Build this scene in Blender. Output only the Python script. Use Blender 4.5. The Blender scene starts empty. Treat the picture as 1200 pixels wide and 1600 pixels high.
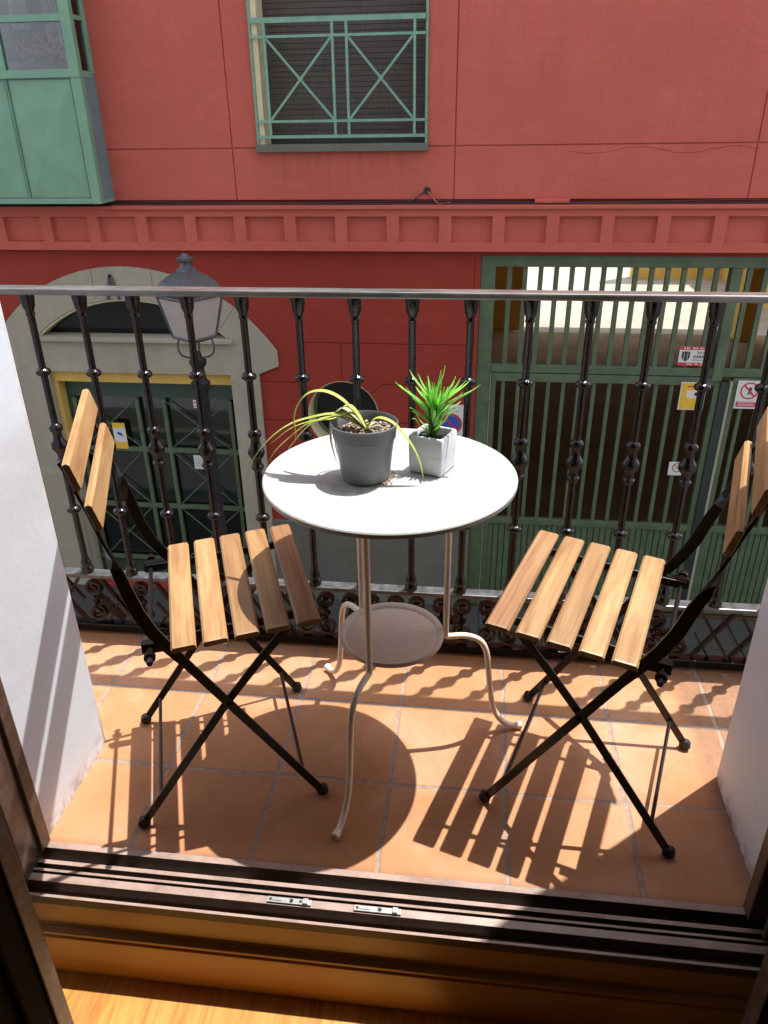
import bpy, bmesh, math, random
from mathutils import Vector, Matrix
random.seed(7)
S = bpy.context.scene
COL = S.collection
R = math.radians

# ---------------------------------------------------------------- camera
cam_d = bpy.data.cameras.new('camera'); cam = bpy.data.objects.new('camera', cam_d); COL.objects.link(cam)
cam_d.sensor_fit = 'VERTICAL'; cam_d.sensor_height = 36; cam_d.lens = 1181.5/1600*36
cam_d.clip_start = 0.02; cam_d.clip_end = 400
def cam_matrix(pitch, yaw, roll, loc):
    cp, sp, cy, sy = math.cos(pitch), math.sin(pitch), math.cos(yaw), math.sin(yaw)
    f = Vector((sy*cp, cy*cp, -sp)); r = Vector((cy, -sy, 0)); u = r.cross(f)
    r2 = r*math.cos(roll) + u*math.sin(roll); u2 = -r*math.sin(roll) + u*math.cos(roll)
    m = Matrix((r2, u2, -f)).transposed().to_4x4(); m.translation = loc
    return m
cam.matrix_world = cam_matrix(0.4733, -0.1243, -0.0143, (0.145, -1.437, 1.278))
S.camera = cam

# ---------------------------------------------------------------- light
SUN = Vector((0.264, 0.218, 1.0)).normalized()
w = bpy.data.worlds.new('World'); S.world = w; w.use_nodes = True
nt = w.node_tree; bg = nt.nodes['Background']
sky = nt.nodes.new('ShaderNodeTexSky'); sky.sky_type = 'NISHITA'; sky.sun_disc = False
sky.sun_elevation = R(71.1); sky.sun_rotation = R(50.5); sky.air_density = 1.0; sky.dust_density = 1.2
hs = nt.nodes.new('ShaderNodeHueSaturation'); hs.inputs['Saturation'].default_value = 0.55; nt.links.new(sky.outputs[0], hs.inputs['Color']); nt.links.new(hs.outputs[0], bg.inputs[0]); bg.inputs[1].default_value = 0.15
sl = bpy.data.lights.new('sun', 'SUN'); sl.energy = 2.1; sl.angle = R(0.5); sl.color = (1.0, 0.965, 0.91)
so = bpy.data.objects.new('sun', sl); COL.objects.link(so)
so.rotation_euler = SUN.to_track_quat('Z', 'Y').to_euler(); so.location = (3, 3, 12)
S.view_settings.view_transform = 'Standard'; S.view_settings.look = 'None'
S.view_settings.exposure = 1.68; S.view_settings.gamma = 1
S.render.engine = 'CYCLES'
S.cycles.max_bounces = 8; S.cycles.diffuse_bounces = 5; S.cycles.glossy_bounces = 3; S.cycles.transmission_bounces = 6
S.cycles.caustics_reflective = False; S.cycles.caustics_refractive = False

# ---------------------------------------------------------------- materials
class NB:
    def __init__(s, name):
        s.m = bpy.data.materials.new(name); s.m.use_nodes = True; s.t = s.m.node_tree
        s.b = s.t.nodes['Principled BSDF']; s.o = s.t.nodes['Material Output']
    def n(s, ty, **kw):
        nd = s.t.nodes.new(ty)
        for k, v in kw.items():
            if k.startswith('i_'): nd.inputs[k[2:].replace('_', ' ')].default_value = v
            else: setattr(nd, k, v)
        return nd
    def l(s, a, b): s.t.links.new(a, b)
    def coord(s, scale=(1, 1, 1), kind='Object', rot=(0, 0, 0)):
        tc = s.n('ShaderNodeTexCoord'); mp = s.n('ShaderNodeMapping'); mp.inputs['Scale'].default_value = scale
        mp.inputs['Rotation'].default_value = rot
        s.l(tc.outputs[kind], mp.inputs[0]); return mp.outputs[0]
    def noise(s, vec, scale, detail=4, rough=0.55, dist=0.0):
        nd = s.n('ShaderNodeTexNoise'); nd.inputs['Scale'].default_value = scale; nd.inputs['Detail'].default_value = detail
        nd.inputs['Roughness'].default_value = rough; nd.inputs['Distortion'].default_value = dist
        s.l(vec, nd.inputs['Vector']); return nd.outputs['Fac']
    def ramp(s, fac, stops):
        nd = s.n('ShaderNodeValToRGB'); e = nd.color_ramp.elements
        while len(e) < len(stops): e.new(0.5)
        for i, (p, c) in enumerate(stops):
            e[i].position = p; e[i].color = (*c, 1) if len(c) == 3 else c
        s.l(fac, nd.inputs[0]); return nd.outputs[0]
    def mix(s, fac, a, b, mode='MIX'):
        nd = s.n('ShaderNodeMix', data_type='RGBA', blend_type=mode)
        for sock, v in ((nd.inputs[0], fac), (nd.inputs[6], a), (nd.inputs[7], b)):
            if isinstance(v, (int, float)): sock.default_value = v
            elif isinstance(v, tuple): sock.default_value = (*v, 1) if len(v) == 3 else v
            else: s.l(v, sock)
        return nd.outputs[2]
    def bump(s, h, strength=0.3, dist=0.002, prev=None):
        nd = s.n('ShaderNodeBump'); nd.inputs['Strength'].default_value = strength; nd.inputs['Distance'].default_value = dist
        s.l(h, nd.inputs['Height'])
        if prev is not None: s.l(prev, nd.inputs['Normal'])
        s.l(nd.outputs[0], s.b.inputs['Normal']); return nd.outputs[0]
    def set(s, **kw):
        for k, v in kw.items():
            sock = s.b.inputs[k.replace('_', ' ')]
            if isinstance(v, (int, float)): sock.default_value = v
            elif isinstance(v, tuple): sock.default_value = (*v, 1)
            else: s.l(v, sock)
        return s

def simple(name, col, rough=0.5, metal=0.0, var=0.12, nscale=30, bump=0.1, bdist=0.001, spec=0.5, coat=0.0):
    k = NB(name); v = k.coord(); f = k.noise(v, nscale, 5)
    d = tuple(c*(1-var) for c in col); u = tuple(min(1, c*(1+var)) for c in col)
    k.set(Base_Color=k.ramp(f, [(0.3, d), (0.7, u)]), Roughness=rough, Metallic=metal, Specular_IOR_Level=spec, Coat_Weight=coat)
    if coat: k.set(Coat_Roughness=0.08)
    if bump: k.bump(k.noise(v, nscale*4, 4), bump, bdist)
    return k.m

M = {}
def stucco(name, a, b, stain):
    k = NB(name); v = k.coord(); big = k.noise(v, 0.9, 5, 0.6); st = k.noise(k.coord((3.0, 3.0, 0.35)), 2.2, 6, 0.65)
    c = k.ramp(big, [(0.28, tuple(x*0.88 for x in a)), (0.5, a), (0.74, b)]); c = k.mix(k.ramp(st, [(0.44, (0, 0, 0)), (0.72, (0.75,)*3)]), c, stain)
    pt = k.noise(k.coord((0.6, 0.6, 1.3), rot=(0, 0.2, 0)), 3.7, 8, 0.72, 0.8); c = k.mix(k.ramp(pt, [(0.50, (0, 0, 0)), (0.66, (0.25,)*3), (0.8, (0.4,)*3)]), c, tuple(min(1, x*1.12+0.015) for x in b))
    dk = k.noise(k.coord((5, 5, 0.5)), 1.4, 7, 0.7); c = k.mix(k.ramp(dk, [(0.60, (0, 0, 0)), (0.78, (0.5,)*3)]), c, tuple(x*0.62 for x in a))
    if name == 'red_stucco':
        sv = k.n('ShaderNodeTexCoord'); sx = k.n('ShaderNodeSeparateXYZ'); k.l(sv.outputs['Object'], sx.inputs[0])
        def rng(o, a0, a1):
            q = k.n('ShaderNodeMapRange'); q.interpolation_type = 'SMOOTHSTEP'; q.inputs['From Min'].default_value = a0; q.inputs['From Max'].default_value = a1; k.l(o, q.inputs[0]); return q.outputs[0]
        def mul(p, q):
            m_ = k.n('ShaderNodeMath', operation='MULTIPLY'); k.l(p, m_.inputs[0]); k.l(q, m_.inputs[1]); return m_.outputs[0]
        band = mul(mul(rng(sx.outputs['X'], -1.75, -1.45), rng(sx.outputs['X'], -0.15, -0.5)), mul(rng(sx.outputs['Z'], 0.62, 1.05), rng(sx.outputs['Z'], 1.16, 1.10)))
        stk = k.ramp(k.noise(k.coord((9, 9, 0.7)), 1.6, 6, 0.7), [(0.38, (0, 0, 0)), (0.68, (0.85,)*3)])
        c = k.mix(mul(band, stk), c, (0.27, 0.075, 0.045))
        run = k.ramp(k.noise(k.coord((12, 12, 0.25)), 1.3, 6, 0.7), [(0.56, (0, 0, 0)), (0.75, (0.45,)*3)]); c = k.mix(run, c, (0.34, 0.085, 0.055))
    fine = k.noise(v, 55, 6, 0.7); c = k.mix(0.22, c, k.ramp(fine, [(0.3, tuple(x*0.8 for x in a)), (0.7, tuple(x*1.15 for x in b))]))
    k.set(Base_Color=c, Roughness=0.85, Specular_IOR_Level=0.25)
    n1 = k.bump(k.noise(k.coord((1, 1, 2.2)), 9, 6, 0.7), 0.45, 0.008); k.bump(fine, 0.18, 0.002, n1)
    return k.m
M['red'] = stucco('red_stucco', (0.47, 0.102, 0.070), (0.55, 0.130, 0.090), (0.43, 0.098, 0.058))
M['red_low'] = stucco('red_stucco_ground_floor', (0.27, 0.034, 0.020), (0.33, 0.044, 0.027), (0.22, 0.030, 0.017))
M['stone'] = stucco('grey_stone', (0.33, 0.295, 0.215), (0.42, 0.38, 0.28), (0.25, 0.23, 0.165))
M['plinth'] = stucco('cement_plinth', (0.13, 0.128, 0.10), (0.18, 0.175, 0.14), (0.10, 0.10, 0.078))
M['yellow'] = stucco('yellow_paint', (0.62, 0.39, 0.09), (0.72, 0.47, 0.12), (0.50, 0.31, 0.08))
M['cream'] = stucco('cream_wall', (0.62, 0.56, 0.44), (0.70, 0.64, 0.52), (0.56, 0.50, 0.40))
M['asphalt'] = simple('asphalt', (0.06, 0.06, 0.058), 0.9, var=0.3, nscale=60, bump=0.5, bdist=0.004)
M['paving'] = simple('granite_paving', (0.055, 0.053, 0.047), 0.95, var=0.2, nscale=40, bump=0.3, bdist=0.003, spec=0.15)
M['concrete'] = simple('court_concrete', (0.36, 0.32, 0.25), 0.85, var=0.15, nscale=2, bump=0.3, bdist=0.004)
M['green'] = simple('pale_green_paint', (0.155, 0.30, 0.185), 0.45, var=0.1, nscale=6, bump=0.15, bdist=0.001)
M['green_grille'] = simple('grille_green_paint', (0.17, 0.32, 0.215), 0.4, var=0.12, nscale=20, bump=0.2)
M['green_side'] = simple('blue_green_paint', (0.13, 0.20, 0.20), 0.5, var=0.1, nscale=6)
M['gate'] = simple('dark_green_paint', (0.078, 0.112, 0.056), 0.5, var=0.2, nscale=9, bump=0.15)
M['gate_dark'] = simple('black_green_paint', (0.02, 0.028, 0.024), 0.5, var=0.2, nscale=9)
M['shopgreen'] = simple('shop_green_paint', (0.03, 0.06, 0.035), 0.45, var=0.2, nscale=9)
M['cream_trim'] = simple('cream_trim', (0.62, 0.52, 0.30), 0.6, var=0.1, nscale=12)
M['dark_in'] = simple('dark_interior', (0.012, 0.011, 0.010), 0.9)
M['lampiron'] = simple('lamp_grey_iron', (0.065, 0.065, 0.065), 0.45, var=0.25, nscale=18, bump=0.2)
M['cable'] = simple('black_cable', (0.02, 0.018, 0.018), 0.5)
M['cable_red'] = simple('painted_cable', (0.30, 0.07, 0.055), 0.6)
M['steel'] = simple('black_powder_steel', (0.006, 0.006, 0.006), 0.32, var=0.2, nscale=80, bump=0.15, bdist=0.0005, spec=0.45)
M['rubber'] = simple('black_rubber', (0.012, 0.012, 0.012), 0.5)
M['zinc'] = simple('zinc_plate', (0.62, 0.64, 0.62), 0.35, 0.9, var=0.15, nscale=120)
M['signwhite'] = simple('sign_white', (0.62, 0.60, 0.55), 0.5, var=0.06, nscale=60)
M['signred'] = simple('sign_red', (0.50, 0.03, 0.04), 0.5)
M['signyellow'] = simple('sign_yellow', (0.70, 0.42, 0.03), 0.5)
M['signblue'] = simple('sign_blue', (0.02, 0.08, 0.36), 0.5)
M['signblack'] = simple('sign_black', (0.02, 0.02, 0.02), 0.5)
M['potplastic'] = simple('grey_plastic', (0.16, 0.163, 0.168), 0.42, var=0.08, nscale=20, bump=0.05, spec=0.45)
M['potwhite'] = simple('white_ceramic', (0.66, 0.67, 0.67), 0.5, var=0.05, nscale=40, bump=0.25, bdist=0.0006)
M['darkwood'] = simple('dark_door_wood', (0.008, 0.004, 0.003), 0.75, var=0.4, nscale=10, bump=0.2, spec=0.12)
M['plastersill'] = simple('white_plaster', (0.78, 0.78, 0.80), 0.8)

def whitewall():
    k = NB('white_wall_paint'); v = k.coord(); c = k.ramp(k.noise(v, 4, 6, 0.6), [(0.35, (0.78, 0.83, 0.91)), (0.65, (0.81, 0.87, 0.95))])
    sc = k.noise(k.coord((1, 9, 2.2)), 3, 8, 0.7); c = k.mix(k.ramp(sc, [(0.60, (0, 0, 0)), (0.72, (0.3,)*3)]), c, (0.66, 0.66, 0.68))
    tcw = k.n('ShaderNodeTexCoord'); sw = k.n('ShaderNodeSeparateXYZ'); k.l(tcw.outputs['Object'], sw.inputs[0]); mz = k.n('ShaderNodeMapRange'); mz.inputs['From Min'].default_value = 0.05; mz.inputs['From Max'].default_value = 0.0; k.l(sw.outputs['Z'], mz.inputs[0])
    gm = k.n('ShaderNodeMath', operation='MULTIPLY'); k.l(mz.outputs[0], gm.inputs[0]); k.l(k.ramp(k.noise(v, 28, 6, 0.75), [(0.42, (0, 0, 0)), (0.62, (1, 1, 1))]), gm.inputs[1]); c = k.mix(gm.outputs[0], c, (0.34, 0.30, 0.26))
    k.set(Base_Color=c, Roughness=0.75); n1 = k.bump(k.noise(v, 11, 6, 0.6), 0.30, 0.006); k.bump(k.noise(v, 120, 4), 0.25, 0.001, n1)
    return k.m
M['white'] = whitewall()

def tiles():
    T = 0.25
    k = NB('terracotta_tiles')
    tc = k.n('ShaderNodeTexCoord'); mp = k.n('ShaderNodeMapping'); mp.inputs['Scale'].default_value = (1/T, 1/T, 1)
    mp.inputs['Location'].default_value = (0, 0, 0)
    k.l(tc.outputs['Object'], mp.inputs[0])
    wob = k.noise(mp.outputs[0], 1.6, 2)
    # small wobble of the joints
    off = k.n('ShaderNodeVectorMath', operation='SCALE'); nz = k.n('ShaderNodeTexNoise'); nz.inputs['Scale'].default_value = 2.0
    k.l(mp.outputs[0], nz.inputs['Vector']); sub = k.n('ShaderNodeVectorMath', operation='SUBTRACT'); k.l(nz.outputs['Color'], sub.inputs[0]); sub.inputs[1].default_value = (.5, .5, .5)
    k.l(sub.outputs[0], off.inputs[0]); off.inputs['Scale'].default_value = 0.05
    add = k.n('ShaderNodeVectorMath', operation='ADD'); k.l(mp.outputs[0], add.inputs[0]); k.l(off.outputs[0], add.inputs[1])
    sep = k.n('ShaderNodeSeparateXYZ'); k.l(add.outputs[0], sep.inputs[0])
    ds = []
    for ax in ('X', 'Y'):
        r = k.n('ShaderNodeMath', operation='ADD'); k.l(sep.outputs[ax], r.inputs[0]); r.inputs[1].default_value = 0.5
        fr = k.n('ShaderNodeMath', operation='FRACT'); k.l(r.outputs[0], fr.inputs[0])
        s2 = k.n('ShaderNodeMath', operation='SUBTRACT'); k.l(fr.outputs[0], s2.inputs[0]); s2.inputs[1].default_value = 0.5
        ab = k.n('ShaderNodeMath', operation='ABSOLUTE'); k.l(s2.outputs[0], ab.inputs[0]); ds.append(ab.outputs[0])
    mn = k.n('ShaderNodeMath', operation='MINIMUM'); k.l(ds[0], mn.inputs[0]); k.l(ds[1], mn.inputs[1])
    joint = k.n('ShaderNodeMapRange'); joint.inputs['From Min'].default_value = 0.013; joint.inputs['From Max'].default_value = 0.024
    joint.inputs['To Min'].default_value = 1; joint.inputs['To Max'].default_value = 0; k.l(mn.outputs[0], joint.inputs[0])
    fl = k.n('ShaderNodeVectorMath', operation='FLOOR'); k.l(add.outputs[0], fl.inputs[0])
    wn = k.n('ShaderNodeTexWhiteNoise'); wn.noise_dimensions = '3D'; k.l(fl.outputs[0], wn.inputs['Vector'])
    base = k.ramp(wn.outputs['Value'], [(0.0, (0.38, 0.180, 0.070)), (0.35, (0.45, 0.215, 0.090)), (0.7, (0.50, 0.220, 0.112)), (1.0, (0.52, 0.265, 0.125))])
    cl = k.noise(tc.outputs['Object'], 5.5, 5, 0.6)
    base = k.mix(0.62, base, k.ramp(cl, [(0.3, (0.38, 0.165, 0.06)), (0.5, (0.46, 0.215, 0.090)), (0.72, (0.57, 0.29, 0.165))]))
    fine = k.noise(tc.outputs['Object'], 130, 5, 0.7)
    base = k.mix(0.12, base, k.ramp(fine, [(0.3, (0.42, 0.17, 0.08)), (0.7, (0.70, 0.36, 0.20))]))
    spk = k.noise(tc.outputs['Object'], 38, 2, 0.4); base = k.mix(k.ramp(spk, [(0.79, (0, 0, 0)), (0.82, (0.8,)*3)]), base, (0.10, 0.05, 0.03))
    dirt = k.noise(tc.outputs['Object'], 2.6, 6, 0.7); base = k.mix(k.ramp(dirt, [(0.55, (0, 0, 0)), (0.8, (0.35,)*3)]), base, (0.62, 0.42, 0.32))
    pale = k.noise(tc.outputs['Object'], 3.1, 7, 0.7, 0.6); base = k.mix(k.ramp(pale, [(0.50, (0, 0, 0)), (0.70, (0.55,)*3)]), base, (0.60, 0.36, 0.24))
    ring = k.noise(tc.outputs['Object'], 9, 6, 0.75, 2.0); base = k.mix(k.ramp(ring, [(0.58, (0, 0, 0)), (0.66, (0.35,)*3), (0.72, (0, 0, 0))]), base, (0.30, 0.14, 0.07))
    # grime swept against the side wall and the sill
    sp = k.n('ShaderNodeSeparateXYZ'); k.l(tc.outputs['Object'], sp.inputs[0]); gn = k.noise(tc.outputs['Object'], 45, 6, 0.75)
    def edge(out, frm, to):
        q = k.n('ShaderNodeMapRange'); q.inputs['From Min'].default_value = frm; q.inputs['From Max'].default_value = to; k.l(out, q.inputs[0]); return q.outputs[0]
    mx = k.n('ShaderNodeMath', operation='MAXIMUM'); k.l(edge(sp.outputs['X'], 0.665, 0.705), mx.inputs[0]); k.l(edge(sp.outputs['Y'], -0.455, -0.478), mx.inputs[1])
    ml = k.n('ShaderNodeMath', operation='MULTIPLY'); k.l(mx.outputs[0], ml.inputs[0]); k.l(gn, ml.inputs[1])
    base = k.mix(ml.outputs[0], base, (0.13, 0.085, 0.06))
    jc = k.ramp(k.noise(tc.outputs['Object'], 60, 4), [(0.3, (0.26, 0.185, 0.14)), (0.7, (0.42, 0.315, 0.25))])
    k.set(Base_Color=k.mix(joint.outputs[0], base, jc), Roughness=0.62, Specular_IOR_Level=0.35)
    inv = k.n('ShaderNodeMath', operation='SUBTRACT'); inv.inputs[0].default_value = 1; k.l(joint.outputs[0], inv.inputs[1])
    n1 = k.bump(inv.outputs[0], 0.6, 0.003); n2 = k.bump(cl, 0.25, 0.006, n1); k.bump(fine, 0.15, 0.001, n2)
    return k.m
M['tiles'] = tiles()

def wood(name, cols, axis='Y', rough=0.45, sc=1.0, coat=0.15, vr=0.22):
    k = NB(name); s = {'X': (1.2, 14, 14), 'Y': (14, 1.2, 14), 'Z': (14, 14, 1.2)}[axis]
    s = tuple(x*sc for x in s)
    geo = k.n('ShaderNodeNewGeometry'); tc = k.n('ShaderNodeTexCoord')
    ofs = k.n('ShaderNodeVectorMath', operation='SCALE'); cmb = k.n('ShaderNodeCombineXYZ')
    for i in range(3): k.l(geo.outputs['Random Per Island'], cmb.inputs[i])
    k.l(cmb.outputs[0], ofs.inputs[0]); ofs.inputs['Scale'].default_value = 7.3
    ad = k.n('ShaderNodeVectorMath', operation='ADD'); k.l(tc.outputs['Object'], ad.inputs[0]); k.l(ofs.outputs[0], ad.inputs[1])
    mp = k.n('ShaderNodeMapping'); mp.inputs['Scale'].default_value = s; k.l(ad.outputs[0], mp.inputs[0])
    g = k.noise(mp.outputs[0], 1.3, 6, 0.62, 2.4)
    c = k.ramp(g, [(0.25, cols[0]), (0.45, cols[1]), (0.62, cols[2]), (0.8, cols[1])])
    mp2 = k.n('ShaderNodeMapping'); mp2.inputs['Scale'].default_value = tuple(x*(9 if x > 5*sc else 1.5) for x in s); k.l(ad.outputs[0], mp2.inputs[0])
    g2 = k.noise(mp2.outputs[0], 1.5, 3, 0.6)
    c = k.mix(0.30, c, k.ramp(g2, [(0.35, cols[0]), (0.65, cols[2])]))
    hv = k.n('ShaderNodeHueSaturation'); k.l(c, hv.inputs['Color'])
    mr = k.n('ShaderNodeMapRange'); mr.inputs['To Min'].default_value = 1-vr; mr.inputs['To Max'].default_value = 1+vr*0.75; k.l(geo.outputs['Random Per Island'], mr.inputs[0]); k.l(mr.outputs[0], hv.inputs['Value'])
    hr = k.n('ShaderNodeMapRange'); hr.inputs['To Min'].default_value = 0.492; hr.inputs['To Max'].default_value = 0.508; wn = k.n('ShaderNodeTexWhiteNoise'); wn.noise_dimensions = '1D'; k.l(geo.outputs['Random Per Island'], wn.inputs['W']); k.l(wn.outputs['Value'], hr.inputs[0]); k.l(hr.outputs[0], hv.inputs['Hue'])
    k.set(Base_Color=hv.outputs[0], Roughness=rough, Coat_Weight=coat, Coat_Roughness=0.3)
    k.bump(g2, 0.12, 0.0008)
    return k.m
M['acacia'] = wood('oiled_acacia', [(0.18, 0.080, 0.030), (0.37, 0.195, 0.082), (0.50, 0.300, 0.138)], vr=0.30)
M['parquet'] = wood('oak_parquet', [(0.30, 0.115, 0.02), (0.54, 0.25, 0.05), (0.68, 0.36, 0.09)], 'Y', 0.35, 2.2, 0.4, 0.10)
M['ochre'] = wood('ochre_wood', [(0.36, 0.17, 0.035), (0.44, 0.22, 0.05), (0.50, 0.26, 0.065)], 'X', 0.4, 0.6, 0.3)
def brownmetal():
    k = NB('brown_lacquered_frame'); v = k.coord((1, 6, 6)); f = k.noise(v, 9, 6, 0.65)
    c = k.ramp(f, [(0.3, (0.070, 0.040, 0.028)), (0.7, (0.11, 0.066, 0.048))])
    dust_and_lit = k.noise(k.coord(), 26, 6, 0.75); c = k.mix(k.ramp(dust_and_lit, [(0.48, (0, 0, 0)), (0.75, (0.55,)*3)]), c, (0.30, 0.225, 0.19))
    k.set(Base_Color=c, Roughness=0.38, Specular_IOR_Level=0.6); k.bump(dust_and_lit, 0.25, 0.001)
    return k.m
M['brown'] = brownmetal()

def ironpaint():
    k = NB('black_gloss_iron'); v = k.coord(); n = k.noise(v, 150, 3, 0.6); big = k.noise(v, 22, 4, 0.6)
    k.set(Base_Color=k.ramp(big, [(0.3, (0.003, 0.003, 0.003)), (0.85, (0.010, 0.006, 0.005))]), Roughness=0.13, Specular_IOR_Level=0.42, Coat_Weight=0.12, Coat_Roughness=0.05)
    n1 = k.bump(n, 0.55, 0.0022)
    k.l(n1, k.b.inputs['Coat Normal']); return k.m
M['iron'] = ironpaint()
def handrail():
    k = NB('worn_handrail_iron'); v = k.coord((0.25, 1, 1)); f = k.noise(v, 35, 6, 0.7)
    k.set(Base_Color=k.ramp(f, [(0.35, (0.06, 0.057, 0.052)), (0.62, (0.17, 0.165, 0.15))]), Roughness=0.38, Specular_IOR_Level=0.9, Coat_Weight=0.5, Coat_Roughness=0.12)
    k.bump(f, 0.4, 0.0012); return k.m
M['handrail'] = handrail()
M['ironpanel'] = simple('black_cast_iron', (0.003, 0.003, 0.003), 0.12, var=0.3, nscale=60, bump=0.3, spec=0.35)
def tabletop():
    k = NB('white_enamel'); v = k.coord(); st = k.noise(v, 14, 7, 0.7)
    c = k.ramp(st, [(0.35, (0.44, 0.46, 0.455)), (0.55, (0.52, 0.53, 0.515)), (0.68, (0.36, 0.345, 0.31))])
    k.set(Base_Color=c, Roughness=0.4, Specular_IOR_Level=0.5); k.bump(k.noise(v, 90, 3), 0.08, 0.0006); return k.m
M['enamel'] = tabletop()
M['legpaint'] = simple('cream_leg_paint', (0.86, 0.77, 0.63), 0.35, var=0.08, nscale=60, spec=0.6)
M['shelfpaint'] = simple('taupe_shelf_paint', (0.60, 0.50, 0.40), 0.55, var=0.06, nscale=50)
def soil():
    k = NB('bark_soil'); v = k.coord(); vo = k.n('ShaderNodeTexVoronoi'); vo.inputs['Scale'].default_value = 160; k.l(v, vo.inputs['Vector'])
    k.set(Base_Color=k.ramp(vo.outputs['Color'], [(0.1, (0.035, 0.022, 0.015)), (0.5, (0.12, 0.08, 0.05)), (0.9, (0.34, 0.25, 0.18))]), Roughness=0.95)
    k.bump(vo.outputs['Distance'], 0.9, 0.004); return k.m
M['soil'] = soil()
M['darksoil'] = simple('dark_soil', (0.03, 0.03, 0.032), 0.8, var=0.5, nscale=200, bump=0.8, bdist=0.003)
M['chip'] = simple('bark_chip', (0.36, 0.27, 0.20), 0.9, var=0.4, nscale=90)
def leafmat(name, a, b, tr=0.35):
    k = NB(name); geo = k.n('ShaderNodeNewGeometry'); v = k.coord((1, 1, 1)); f = k.noise(v, 60, 4)
    c = k.mix(k.ramp(f, [(0.3, (0, 0, 0)), (0.7, (1, 1, 1))]), a, b)
    hv = k.n('ShaderNodeHueSaturation'); k.l(c, hv.inputs['Color']); mr = k.n('ShaderNodeMapRange'); mr.inputs['To Min'].default_value = 0.75; mr.inputs['To Max'].default_value = 1.2
    k.l(geo.outputs['Random Per Island'], mr.inputs[0]); k.l(mr.outputs[0], hv.inputs['Value'])
    k.set(Base_Color=hv.outputs[0], Roughness=0.4, Specular_IOR_Level=0.4)
    tl = k.n('ShaderNodeBsdfTranslucent'); k.l(hv.outputs[0], tl.inputs[0]); mx = k.n('ShaderNodeMixShader'); mx.inputs[0].default_value = tr
    k.l(k.b.outputs[0], mx.inputs[1]); k.l(tl.outputs[0], mx.inputs[2]); k.l(mx.outputs[0], k.o.inputs[0]); return k.m
M['leafgreen'] = leafmat('plastic_grass_green', (0.36, 0.82, 0.14), (0.66, 0.95, 0.36), 0.5)
M['leafyellow'] = leafmat('yellowing_leaf', (0.50, 0.60, 0.10), (0.70, 0.74, 0.26), 0.3)
M['leafdry'] = leafmat('dry_leaf', (0.58, 0.56, 0.42), (0.66, 0.62, 0.46), 0.25)
def glass(name, col, rough, spec=0.6, alpha=1.0):
    k = NB(name); k.set(Base_Color=col, Roughness=rough, Specular_IOR_Level=spec); k.bump(k.noise(k.coord(), 1.2, 2), 0.05, 0.02); return k.m
M['glassdark'] = glass('dark_window_glass', (0.008, 0.010, 0.009), 0.04, 1.0)
M['glassbay'] = glass('bay_window_glass', (0.09, 0.085, 0.08), 0.05, 0.8)
M['glassblack'] = glass('unlit_window_glass', (0.010, 0.012, 0.010), 0.08, 0.2)
M['passagefloor_lit'] = simple('warm_passage_floor_lit', (0.24, 0.17, 0.10), 0.9, var=0.25, nscale=1.5, bump=0.2, spec=0.1)  # lighter copy of the passage floor, bounced court light put into its colour
def sillmetal():
    k = NB('brown_sill_lit_tops'); geo = k.n('ShaderNodeNewGeometry'); sep = k.n('ShaderNodeSeparateXYZ'); k.l(geo.outputs['True Normal'], sep.inputs[0])
    up = k.ramp(sep.outputs['Z'], [(0.3, (0, 0, 0)), (0.9, (1, 1, 1))]); d = k.noise(k.coord((0.4, 1, 1)), 40, 7, 0.75)
    dust_and_lit = k.ramp(d, [(0.25, (0.20, 0.125, 0.095)), (0.5, (0.36, 0.25, 0.205)), (0.75, (0.46, 0.35, 0.30))]); c = k.mix(up, (0.080, 0.045, 0.030), dust_and_lit)  # up-facing tops painted lighter as lit, groove sides darker as shade
    grit = k.noise(k.coord(), 240, 3, 0.6); c = k.mix(k.ramp(grit, [(0.70, (0, 0, 0)), (0.76, (0.8,)*3)]), c, (0.45, 0.40, 0.34))
    k.set(Base_Color=c, Roughness=0.42, Specular_IOR_Level=0.5); k.bump(d, 0.25, 0.001); return k.m
M['sillmetal'] = sillmetal()
M['lamppost'] = simple('dark_lamp_iron', (0.018, 0.019, 0.022), 0.5, var=0.25, nscale=18, bump=0.2, spec=0.3)
M['passagefloor_shade'] = simple('brown_passage_floor_shade', (0.13, 0.085, 0.042), 0.9, var=0.25, nscale=1.5, bump=0.2, spec=0.05)  # darker copy of the passage floor, shade put into its colour
M['ironrail'] = simple('grey_scuffed_iron', (0.075, 0.08, 0.082), 0.32, var=0.6, nscale=45, bump=0.4, spec=0.6)
M['glasslamp'] = simple('milky_lamp_glass', (0.40, 0.34, 0.30), 0.25, var=0.06, nscale=12, bump=0.05)
def clearglass():
    k = NB('clear_window_glass'); tr = k.n('ShaderNodeBsdfTransparent'); tr.inputs[0].default_value = (0.85, 0.88, 0.86, 1); gl = k.n('ShaderNodeBsdfGlossy'); gl.inputs['Roughness'].default_value = 0.03
    fr = k.n('ShaderNodeFresnel'); fr.inputs[0].default_value = 1.9; mx = k.n('ShaderNodeMixShader'); k.l(fr.outputs[0], mx.inputs[0]); k.l(tr.outputs[0], mx.inputs[1]); k.l(gl.outputs[0], mx.inputs[2]); k.l(mx.outputs[0], k.o.inputs[0]); return k.m
M['clearglass'] = clearglass()
M['flowers'] = simple('mixed_flowers', (0.32, 0.12, 0.11), 0.7, var=0.8, nscale=25)
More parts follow.
